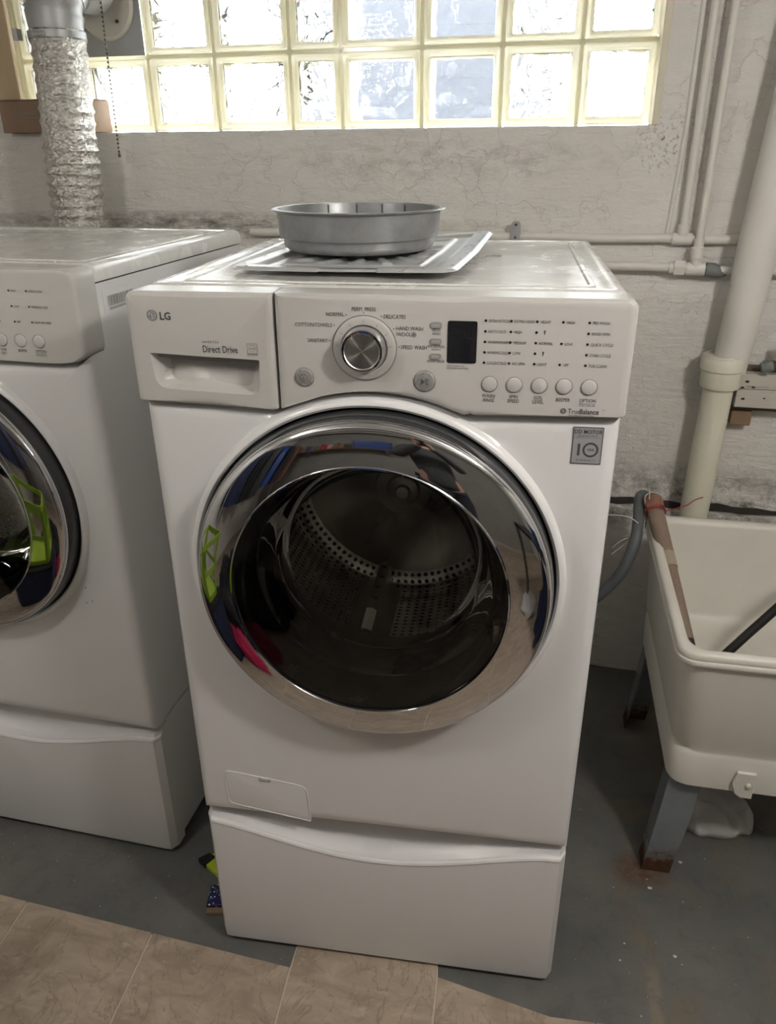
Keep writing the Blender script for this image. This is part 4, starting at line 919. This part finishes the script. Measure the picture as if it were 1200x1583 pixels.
mk('clip_wire', tube([(-.012, 0, .002), (0, .004, .003), (.010, .0, .002), (.014, .006, .0025), (.008, .010, .002), (-.004, .008, .002)], .0012, 6), SHEET, parent=wnut)

# ------------------------------------------------------------------ laundry sink
SKX, SKY, SA = .858, .572, rad(-2.5)
sk = thing('laundry_sink', 'cream plastic laundry tub on rusty metal legs at the right', 'sink', (SKX, SKY, 0), SA)
def tubring(hx, hy, r, z): return [(x, y, z) for x, y in rrect(hx, hy, r, 8)]
outer = [tubring(.222, .248, .05, .300), tubring(.262, .284, .05, .290), tubring(.264, .286, .05, .284), tubring(.267, .289, .05, .286), tubring(.270, .292, .05, .366), tubring(.267, .289, .055, .3745), tubring(.2650, .288, .06, .380), tubring(.272, .295, .06, .399), tubring(.286, .308, .05, .600), tubring(.287, .309, .05, .6075),
         tubring(.296, .318, .045, .609), tubring(.299, .321, .045, .613), tubring(.299, .321, .045, .621), tubring(.2965, .3185, .045, .6235), tubring(.2975, .3195, .045, .626), tubring(.2975, .3195, .045, .635), tubring(.294, .316, .044, .640), tubring(.283, .305, .042, .641), tubring(.275, .297, .045, .637), tubring(.271, .293, .05, .625), tubring(.255, .278, .06, .39), tubring(.235, .258, .07, .355), tubring(.19, .21, .08, .343), tubring(.04, .04, .03, .337)]
mk('basin', loft(outer, cap1=True), TUB, parent=sk, smooth=50)
mk('drain', lathe([(.0001, .3375), (.03, .3378), (.036, .341), (.038, .338)], 24, 'z'), SHEET, parent=sk)
def leg_geo(sx_, sy_):
    # angle-steel leg splayed outwards: broad face to the front, flange to the side
    xt, xb, yt, yb = .255*sx_, .285*sx_, .262*sy_, .272*sy_
    w, t, fd = .068, .004, .055
    def ring(x, y, z, k):
        a = -sx_; b = -sy_
        return [(x, y, z), (x+a*w*k, y, z), (x+a*w*k, y+b*t, z), (x+a*t, y+b*t, z), (x+a*t, y+b*fd*k, z), (x, y+b*fd*k, z)]
    return loft([ring(xb, yb, .0, .92), ring(xb+(xt-xb)*.5, (yb+yt)/2, .15, 1), ring(xt, yt, .335, 1)], cap0=True, cap1=True)
for sx_, sy_ in ((-1, -1), (1, -1), (-1, 1), (1, 1)):
    mk('leg', leg_geo(sx_, sy_), LEG, parent=sk, smooth=0)
mk('clip_tab', join(prism([(-.135, .289), (-.143, .315), (-.137, .345), (-.10, .345), (-.10, .28), (-.123, .28)], -.3, -.292), lathe([(.0001, -.306), (.005, -.305), (.006, -.300)], 12, 'y', (-.112, 0, .315))), TUB, parent=sk, smooth=30, bevel=.001)

# stick-like hose wrapped at the sink corner
ps = thing('plunger_pole', 'brown pole with taped end leaning in the near-left corner of the sink', 'pole', (.64, .40, .40))
def rel(g, b): return g
PSB = (.64, .40, .40)
A_, B_ = Vector((.577, .868, .700)), Vector((.640, .420, .462))
def along(t0, t1, r0, r1, n=8): return tube([A_.lerp(B_, t0+(t1-t0)*k/n) for k in range(n+1)], [r0+(r1-r0)*k/n for k in range(n+1)], 20)
mk('pole_grip', along(.05, .34, .0215, .0195), TERRA, parent=ps, base=PSB)
mk('tape_band', along(.34, .42, .0200, .0195), TAPE, parent=ps, base=PSB)
mk('pole_shaft', along(.42, .80, .0175, .0135), TERRA, parent=ps, base=PSB)
mk('black_tip', along(.80, 1.0, .0135, .011), BLACKR, parent=ps, base=PSB)
mk('rag_cap', tube([A_.lerp(B_, t)+Vector((0, 0, .0)) for t in (-.02, .0, .03, .07, .10)], [.012, .021, .0235, .0235, .0215], 14, rf=lambda i, k: [.012, .021, .0235, .0235, .0215][i]+.0022*sin(k*2.1+i)), TERRAR, parent=ps, base=PSB, label='reddish cap tied with wire')
rw = thing('red_wire', 'thin red wire twisted round the pole top and sticking out right', 'wire', (.60, .86, .68))
ax = (B_-A_).normalized(); u_ = ax.orthogonal().normalized(); v_ = ax.cross(u_); ctr = A_.lerp(B_, .085)
wp = [ctr+(u_*cos(a)+v_*sin(a))*.0250+ax*(.004*sin(a*.5)) for a in [2*pi*k/16 for k in range(33)]]
mk('wire_coil', tube(wp, .0017, 6), WIRER, parent=rw, base=(.60, .86, .68))
mk('wire_tail', tube(spline([(.604, .845, .676), (.634, .852, .681), (.664, .860, .690), (.683, .868, .702), (.703, .872, .709)], 5), .0016, 6), WIRER, parent=rw, base=(.60, .86, .68))
ww = thing('white_wire', 'thin white wires looping from the sink corner towards the washer', 'wire', (.5, .80, .64))
for pts in ([(.44, .80, .675), (.478, .80, .678), (.515, .80, .674), (.545, .80, .655), (.553, .82, .648)], [(.552, .82, .642), (.538, .80, .628), (.502, .80, .606), (.484, .80, .585)], [(.546, .80, .630), (.515, .80, .60), (.483, .80, .565)],
            [(.563, .835, .645), (.562, .84, .68), (.556, .85, .71), (.572, .858, .722), (.592, .862, .715)], [(.566, .838, .645), (.567, .842, .69), (.565, .85, .728)]):
    mk('wire_strand', tube(spline(pts, 6), .0013, 6), WIREW, parent=ww, base=(.5, .80, .64))
bh = tag(mk('black_hose', tube(spline([(.67, .52, .40), (.722, .54, .457), (.785, .56, .53), (.87, .58, .63), (1.0, .62, .74), (1.2, .75, .74), (1.3, .86, .60), (1.32, .92, .3), (1.32, .92, .02)], 8), .0105, 14), BLACKR), 'black rubber hose curving down into the sink basin', 'hose')
gh = tag(mk('drain_hose', tube(spline([(.30, .74, .36), (.40, .765, .40), (.47, .76, .478), (.508, .755, .545), (.532, .775, .615), (.541, .815, .655), (.547, .86, .675), (.554, .90, .688), (.570, .925, .682), (.59, .935, .65), (.60, .94, .58)], 8), .0145, 16), GREYH), 'grey washer drain hose curving between the washer and sink', 'hose')

# crumpled white cloth under the sink
ncx, ncy = 46, 34; V = []; F = []
for i in range(ncx+1):
    for j in range(ncy+1):
        u, v = i/ncx, j/ncy
        x = (u-.5)*.185+.012*noise.noise(Vector((u*3, v*3, 1))); y = (v-.5)*.13+.014*noise.noise(Vector((u*3, v*3, 7)))
        x -= .03*v*(1-u)
        cu, cv = 2*u-1, 2*v-1; rr_ = math.hypot(cu, cv); k_ = max(abs(cu), abs(cv))/rr_ if rr_ > 1e-6 else 1
        k_ = 1-(1-k_)*.85; x *= k_; y *= k_
        e = min(u, 1-u, v, 1-v); h = min(1, e*9)**.5
        hgt = (.022+.115*max(0, v-.1)*(1-u*.7)+.010*noise.noise(Vector((u*5, v*4, 3)))+.013*abs(sin(u*9+v*6+3*noise.noise(Vector((u*2, v*2, 5))))))*h
        V.append((x, y, .003+max(0, hgt)))
for i in range(ncx):
    for j in range(ncy):
        a = i*(ncy+1)+j; F.append((a, a+ncy+1, a+ncy+2, a+1))
rag = mk('cloth', (V, F), CLOTH, smooth=70, loc=(.762, .492, 0), rz=rad(4)); so = rag.modifiers.new('thick', 'SOLIDIFY'); so.thickness = .003
tag(rag, 'crumpled white rag on the concrete under the sink', 'cloth')

# wrappers beside the pedestal
gw = thing('green_packet', 'lime green packet with a black corner poking out beside the pedestal', 'packet', (-.405, .185, 0), rad(-32))
mk('wrapper', prism(roundpoly([(-.048, -.034), (.06, -.034), (.06, .038), (-.02, .038)], .003), .001, .013, 'z'), LIME, parent=gw, smooth=0, bevel=.003)
mk('black_corner', prism(roundpoly([(-.051, -.036), (-.022, -.036), (-.022, -.005), (-.043, -.008)], .002), .0005, .0145, 'z'), BLACKF, parent=gw, smooth=0, bevel=.002)
pw = thing('purple_packet', 'dark purple floral packet with brown ends beside the pedestal front corner', 'packet', (-.372, .098, 0), rad(8))
mk('wrapper', prism(roundpoly([(-.036, -.028), (.03, -.028), (.03, .026), (-.036, .026)], .003), .001, .014, 'z'), PURP, parent=pw, smooth=0, bevel=.003)
mk('paper_end', prism([(-.033, -.043), (.03, -.040), (.03, -.0285), (-.034, -.0285)], .001, .008, 'z'), CARD, parent=pw, smooth=0, bevel=.001)
mk('paper_end', prism([(-.030, .0265), (.03, .0265), (.03, .037), (-.02, .036)], .001, .008, 'z'), CARD, parent=pw, smooth=0, bevel=.001)

# ------------------------------------------------------------------ what the chrome door reflects: the room behind
def bulb(loc, label, strength):
    t = thing('ceiling_lamp', label, 'lamp', (loc[0], loc[1], ZC))
    mk('socket', lathe([(.0001, 0), (.055, 0), (.055, -.012), (.03, -.03), (.022, -.075), (.0001, -.075)], 32, 'z'), PORC, parent=t)
    g = lathe([(.0001, -.240)]+[(.080*cos(rad(a)), -.160+.080*sin(rad(a))) for a in range(-75, 76, 15)]+[(.02, -.072)], 32, 'z')
    mk('bulb', g, emitter('lit_globe', strength), parent=t, smooth=80)
bulb(BULB, 'lit globe lamp on a porcelain socket above the dryer side of the room', BULB_W)
bulb(BULB2, 'lit globe lamp on a porcelain socket over the dark work table', BULB2_W)
# green laundry basket on a dark hamper
hm = thing('fabric_hamper', 'dark navy hamper under the lime laundry basket', 'hamper', (-.98, -.48, .0))
mk('hamper_body', loft([[(x, y, z) for x, y in rrect(.19-.0*z, .16, .03)] for z in (0.006, .02, .3, .40, .41)], cap0=True, cap1=True), NAVY, parent=hm, smooth=40)
mk('hamper_rim', loft([[(x, y, z) for x, y in rrect(.195, .165, .03)] for z in (.40, .425)], cap0=True, cap1=True), BLACKF, parent=hm, smooth=40)
bk = thing('laundry_basket', 'lime green slatted laundry basket standing on the navy hamper', 'basket', (-.98, -.48, .426))
def brr(k, z): return [(x, y, z) for x, y in rrect(.15+.04*k, .12+.04*k, .04)]
mk('basket_base', loft([brr(0, 0), brr(.1, .03), brr(.1, .03)], cap0=True, cap1=True), GREENB, parent=bk)
mk('basket_rim', loft([brr(1, .30), brr(1.15, .31), brr(1.15, .335), brr(.95, .335), brr(.9, .30), brr(1, .30)]), GREENB, parent=bk)
for k in range(26):
    q = brr(.1, .03); p0 = q[k*len(q)//26]; p1 = brr(1, .305)[k*len(q)//26]
    mk('slat', tube([p0, p1], .007, 6), GREENB, parent=bk)
mk('basket_band', loft([brr(.5, .15), brr(.55, .175), brr(.45, .175), brr(.4, .15), brr(.5, .15)]), GREENB, parent=bk)
def heap(name, label, cat, loc, sx_, sy_, sz_, m, seed):
    V = []; F = []; nu, nv = 28, 14
    for j in range(nv+1):
        for i in range(nu):
            a = 2*pi*i/nu; b = j/nv*pi/2
            r = 1+.35*noise.noise(Vector((cos(a)*1.6+seed, sin(a)*1.6, b*2)))+.12*noise.noise(Vector((cos(a)*5, sin(a)*5+seed, b*6)))
            V.append((sx_*r*cos(b)*cos(a), sy_*r*cos(b)*sin(a), max(0, sz_*r*sin(b))))
    for j in range(nv):
        for i in range(nu): F.append((j*nu+i, j*nu+(i+1) % nu, (j+1)*nu+(i+1) % nu, (j+1)*nu+i))
    F.append(tuple(range(nu-1, -1, -1)))
    return tag(mk(name, (V, F), m, loc=loc, smooth=70), label, cat)
heap('clothes_pile', 'heap of black clothes on the tiles left of the photographer', 'clothes', (-.95, -1.1, .007), .28, .26, .34, BLACKF, 1)
heap('pink_garment', 'bright pink garment crumpled in front of the navy hamper', 'clothes', (-.72, -.62, .007), .12, .10, .22, PINK, 4)
rail = thing('added_clothes_rail', 'added metal clothes rail along the left wall behind the dryer side', 'rail', (-1.45, -1.9, .006))  # rail and its clothes are added to darken the chrome ring's reflection
mk('rail_bar', tube([(0, -.75, 1.66), (0, .75, 1.66)], .012, 12), SHEET, parent=rail)
for sy in (-.75, .75):
    mk('post', tube([(0, sy, 0.02), (0, sy, 1.67)], .012, 12), SHEET, parent=rail); mk('rail_foot', tube([(-.2, sy, .012), (.2, sy, .012)], .012, 12), SHEET, parent=rail)
for k, (m_, lab) in enumerate(((NAVY, 'added navy shirt hanging first on the rail, nearest the washer'), (BLACKF, 'added black coat hanging second on the rail'), (JACKET, 'added charcoal jacket hanging third on the rail'), (BLUEP, 'added bright blue shirt hanging fourth on the rail'), (JEANS, 'added dark trousers hanging fifth on the rail'), (TERRAR, 'added rust red sweater hanging last on the rail'))):
    yy = -1.3-.22*k; rg = []
    for zz, hw_, hd in ((1.655, .02, .012), (1.61, .09, .03), (1.56, .20, .045), (1.3, .22, .06), (1.0, .23, .065), (.75, .24, .07)):
        rg.append([(-1.45+hw_*(1+.06*sin(5*a+k))*cos(a), yy+hd*(1+.35*sin(7*a+k))*sin(a), zz-.04*(k % 3)*(zz < 1)) for a in [2*pi*u/40 for u in range(40)]])
    tag(mk('added_garment', loft(rg, cap0=True, cap1=True), m_, smooth=60), lab, 'clothes', 'added garments on the clothes rail')
# dark work table with blue bin on the right
tb = thing('work_table', 'dark work table against the right side behind the photographer', 'table', (1.22, -.85, 0))
mk('tabletop', box(-.30, .35, -.6, .6, .78, .82), BLACKF, parent=tb, smooth=0, bevel=.004)
for a_, b_2 in ((-1, -1), (1, -1), (-1, 1), (1, 1)): mk('leg', box(a_*.28-.02+.02*(a_ > 0), a_*.28+.02+.02*(a_ > 0), b_2*.57-.02, b_2*.57+.02, .006, .78), WOODD, parent=tb, smooth=0)
sb = thing('storage_bin', 'blue plastic storage bin on the dark work table', 'bin', (1.15, -.65, .821))
mk('bin_body', loft([[(x, y, z) for x, y in rrect(h, h*1.1, .03)] for h, z in ((.14, 0), (.16, .2), (.17, .2), (.17, .215), (.155, .215), (.135, .01))], cap0=True, cap1=True), BLUEP, parent=sb, smooth=40)
heap('clothes_pile', 'navy clothes heaped under the work table', 'clothes', (1.1, -.75, .007), .22, .3, .6, NAVY, 8)
heap('blanket', 'pale crumpled blanket on the floor right of the photographer', 'blanket', (.95, -1.35, .007), .16, .2, .14, CLOTH, 11)
bt = thing('blue_tote', 'blue tote on the rear shelf board', 'bin', (-.35, -2.6, 1.351))
mk('tote_body', loft([[(x, y, z) for x, y in rrect(h, h*.6, .03)] for h, z in ((.2, 0), (.23, .25), (.24, .25), (.24, .27))], cap0=True, cap1=True), BLUEP, parent=bt, smooth=40)
sh = thing('rear_shelf', 'wooden shelf board with brackets on the wall behind the camera', 'shelf', (-.6, -2.75, 1.33))
mk('shelf_board', box(-.8, .6, -.14, .3, 0, .02), WOODB, parent=sh, smooth=0, bevel=.002)
for x in (-.6, .4): mk('bracket', prism([(-.14, -.2), (-.12, -.2), (.25, 0), (-.14, 0)], x-.01, x+.01, 'y') if False else ([(x-.01, -.148, -.2), (x+.01, -.148, -.2), (x+.01, .25, -.001), (x-.01, .25, -.001), (x+.01, -.148, -.001), (x-.01, -.148, -.001)], [(0, 1, 2, 3), (2, 4, 5, 3), (0, 5, 4, 1), (0, 3, 5), (1, 4, 2)]), SHEET, parent=sh, smooth=0)
for k in range(9):
    x = -1.32+.075*k; c_ = [CARD, WOODB, BLUEP, TERRA, CARD, PINK, WOODT, TERRAR, CARD][k]
    o = mk('paper_bag', loft([[(x+px_*s, -2.62+py_*s, z) for px_, py_ in rrect(.032, .06, .01)] for s, z in ((1, 1.351), (1.05, 1.45), (.9, 1.5+.03*sin(k*2)), (.6, 1.52+.03*sin(k*2)))], cap0=True, cap1=True), c_, smooth=40)
    tag(o, 'small bag %s on the rear shelf' % ['at the far left end', 'of brown wood colour next to the end bag', 'in blue', 'in grey brown right of the blue one', 'of card in the middle', 'in pink', 'in light tan', 'in reddish brown', 'at the right end of the row'][k], 'bag', 'bags on the rear shelf')

# ------------------------------------------------------------------ the photographer, reflected in the door
fwd = cam.matrix_world.to_3x3() @ Vector((0, 0, -1)); rgt = cam.matrix_world.to_3x3() @ Vector((1, 0, 0)); upv = cam.matrix_world.to_3x3() @ Vector((0, 1, 0))
PH = Vector(CAM)-fwd*.035+upv*-.045
ph = thing('phone', 'black phone held up in both hands of the photographer', 'phone', PH); ph.rotation_euler = cam.rotation_euler if False else cam.matrix_world.to_euler()
mk('phone_body', loft([[(x, y, z) for x, y in rrect(.037-i, .077-i, .008)] for i, z in ((.001, -.004), (0, -.003), (0, .003), (.001, .004))], cap0=True, cap1=True), DISP, parent=ph, smooth=40)
def skin(name, nodes, edges, m, parent, sub=2, root=0):
    me = bpy.data.meshes.new(name); b = parent.location
    me.from_pydata([tuple(Vector(p[0])-b) for p in nodes], edges, []); me.update()
    o = bpy.data.objects.new(name, me); COL.objects.link(o); o.parent = parent; me.materials.append(m)
    sm = o.modifiers.new('skin', 'SKIN'); sm.use_smooth_shade = True
    for i, p in enumerate(nodes):
        r = p[1] if isinstance(p[1], tuple) else (p[1], p[1]); me.skin_vertices[0].data[i].radius = r; me.skin_vertices[0].data[i].use_root = (i == root)
    ss = o.modifiers.new('sub', 'SUBSURF'); ss.levels = sub; ss.render_levels = sub
    return o
PX, PY = .22, -1.48
pr = thing('person', 'person in a dark grey jacket holding up a phone behind the camera', 'person', (PX, PY, 0.006))
hl_ = PH-rgt*.045-upv*.02; hr_ = PH+rgt*.045-upv*.02      # palms
N = [((PX, PY, .95), (.122, .088)), ((PX, PY, 1.12), (.135, .10)), ((PX, PY+.01, 1.32), (.155, .105)), ((PX, PY, 1.43), (.10, .075)), ((PX, PY+.015, 1.50), .050), ((PX, PY+.03, 1.56), .055),
     ((PX-.17, PY, 1.40), .058), ((PX-.25, PY+.10, 1.20), .045), (tuple(hl_-fwd*.05-upv*.07), .028), (tuple(hl_-fwd*.02-upv*.02), .024),
     ((PX+.17, PY, 1.40), .058), ((PX+.25, PY+.10, 1.20), .045), (tuple(hr_-fwd*.05-upv*.07), .028), (tuple(hr_-fwd*.02-upv*.02), .024),
     ((PX-.09, PY, .86), .085), ((PX-.10, PY+.01, .48), .055), ((PX-.11, PY-.02, .09), .038), ((PX-.12, PY+.12, .035), .03),
     ((PX+.09, PY, .86), .085), ((PX+.10, PY+.01, .48), .055), ((PX+.11, PY-.02, .09), .038), ((PX+.12, PY+.12, .035), .03)]
E_ = [(0, 1), (1, 2), (2, 3), (3, 4), (4, 5), (3, 6), (6, 7), (7, 8), (8, 9), (3, 10), (10, 11), (11, 12), (12, 13), (0, 14), (14, 15), (15, 16), (16, 17), (0, 18), (18, 19), (19, 20), (20, 21)]
skin('body', N, E_, SKIN, pr)
J = [(p, (r[0]+.030, r[1]+.030) if isinstance(r, tuple) else r+.015) for p, r in N]
skin('jacket', [((PX, PY, .84), (.172, .132)), J[0], J[1], J[2], (J[3][0], .085), J[6], J[7], J[8], J[10], J[11], J[12]], [(0, 1), (1, 2), (2, 3), (3, 4), (4, 5), (5, 6), (6, 7), (4, 8), (8, 9), (9, 10)], JACKET, pr)
skin('trousers', [((PX, PY, .97), (.158, .12)), J[14], J[15], J[16], J[18], J[19], J[20]], [(0, 1), (1, 2), (2, 3), (0, 4), (4, 5), (5, 6)], JEANS, pr)
for s_ in (-1, 1):
    mk('shoe', loft([[(PX+s_*.115+x, PY+.06+y, z) for x, y in rrect(.045*k, .14*k, .04)] for k, z in ((1, .0), (1.03, .02), (.9, .06), (.6, .09))], cap0=True, cap1=True), BLACKF, parent=pr, base=(PX, PY, 0), smooth=60)
# head
V = []; F = []; nu, nv = 40, 28
for j in range(nv+1):
    for i in range(nu):
        a = 2*pi*i/nu; b = -pi/2+pi*j/nv
        x = .076*cos(b)*cos(a); y = .096*cos(b)*sin(a); z = .118*sin(b)
        if z < 0: x *= 1-.25*(-z/.118); y *= 1-.10*(-z/.118)
        f = max(0, sin(a))*cos(b)
        y += .024*math.exp(-((x/.011)**2+((z+.012)/.020)**2))*(f > .5)              # nose
        y -= .010*(math.exp(-(((x-.03)/.014)**2+((z-.008)/.012)**2))+math.exp(-(((x+.03)/.014)**2+((z-.008)/.012)**2)))*(f > .4)   # eye sockets
        y += .005*math.exp(-((x/.022)**2+((z+.052)/.007)**2))*(f > .4)               # lips
        V.append((x, y, z))
for j in range(nv):
    for i in range(nu): F.append((j*nu+i, j*nu+(i+1) % nu, (j+1)*nu+(i+1) % nu, (j+1)*nu+i))
HC = (PX, PY+.045, 1.63)
hdM = Matrix.Translation(HC) @ Matrix.Rotation(rad(-12), 4, 'X')
mk('head', xf((V, F), hdM), SKIN, parent=pr, base=(PX, PY, .006), smooth=80)
mk('hair', xf(([(x*1.10, (y*1.10-.010 if y < .03 else .0+y*.98), z*1.08+.004) for x, y, z in [(v[0], v[1], v[2]) for v in V]], [f for f in F if sum(V[i][2] for i in f)/4 > (.058 if sum(V[i][1] for i in f)/4 > .02 else -.05)]), hdM), HAIR, parent=pr, base=(PX, PY, .006), smooth=80)
for s_ in (-1, 1):
    ey = mk('eye', xf(lathe([(.0001, .0), (.008, .002), (.011, .009), (.008, .016)], 14, 'y', (s_*.03, .074, .008)), hdM @ Matrix.Identity(4)), PORC, parent=pr, base=(PX, PY, .006)) if False else mk('eye', xf(([(s_*.03+.0105*cos(p)*cos(q), .076+.0105*sin(p), .008+.0105*cos(p)*sin(q)) for p in [-pi/2+pi*k/8 for k in range(9)] for q in [2*pi*u/12 for u in range(12)]], [(k*12+u, k*12+(u+1) % 12, (k+1)*12+(u+1) % 12, (k+1)*12+u) for k in range(8) for u in range(12)]), hdM), PORC, parent=pr, base=(PX, PY, .006), smooth=80)
    mk('ear', xf(([(s_*.076+.006*cos(q)*(1 if s_ > 0 else -1), -.005+.018*cos(p), .0+.030*sin(p)*(.6+.4*cos(q))) for p in [2*pi*u/14 for u in range(14)] for q in [2*pi*u/8 for u in range(8)]], [(k*8+u, k*8+(u+1) % 8, ((k+1) % 14)*8+(u+1) % 8, ((k+1) % 14)*8+u) for k in range(14) for u in range(8)]), hdM), SKIN, parent=pr, base=(PX, PY, .006), smooth=80)
for sgn, hp_ in ((-1, hl_), (1, hr_)):
    o_r = rgt*sgn
    wr = hp_-fwd*.02-upv*.02
    for k in range(4):
        b0 = wr+upv*(.002+.019*k)+o_r*.012; L_ = (.060, .072, .076, .066)[k]
        skin('finger', [(tuple(b0-fwd*.0), .009), (tuple(b0+fwd*.018+o_r*.006), .0085), (tuple(b0+fwd*.034-o_r*.010), .008), (tuple(b0+fwd*.036-o_r*(.010+L_*.42)), .0068)], [(0, 1), (1, 2), (2, 3)], SKIN, pr, 1)
    skin('thumb', [(tuple(wr-o_r*.0), .011), (tuple(wr-fwd*.004-o_r*.015+upv*.022), .010), (tuple(wr-fwd*.0-o_r*.028+upv*.048), .008)], [(0, 1), (1, 2)], SKIN, pr, 1)
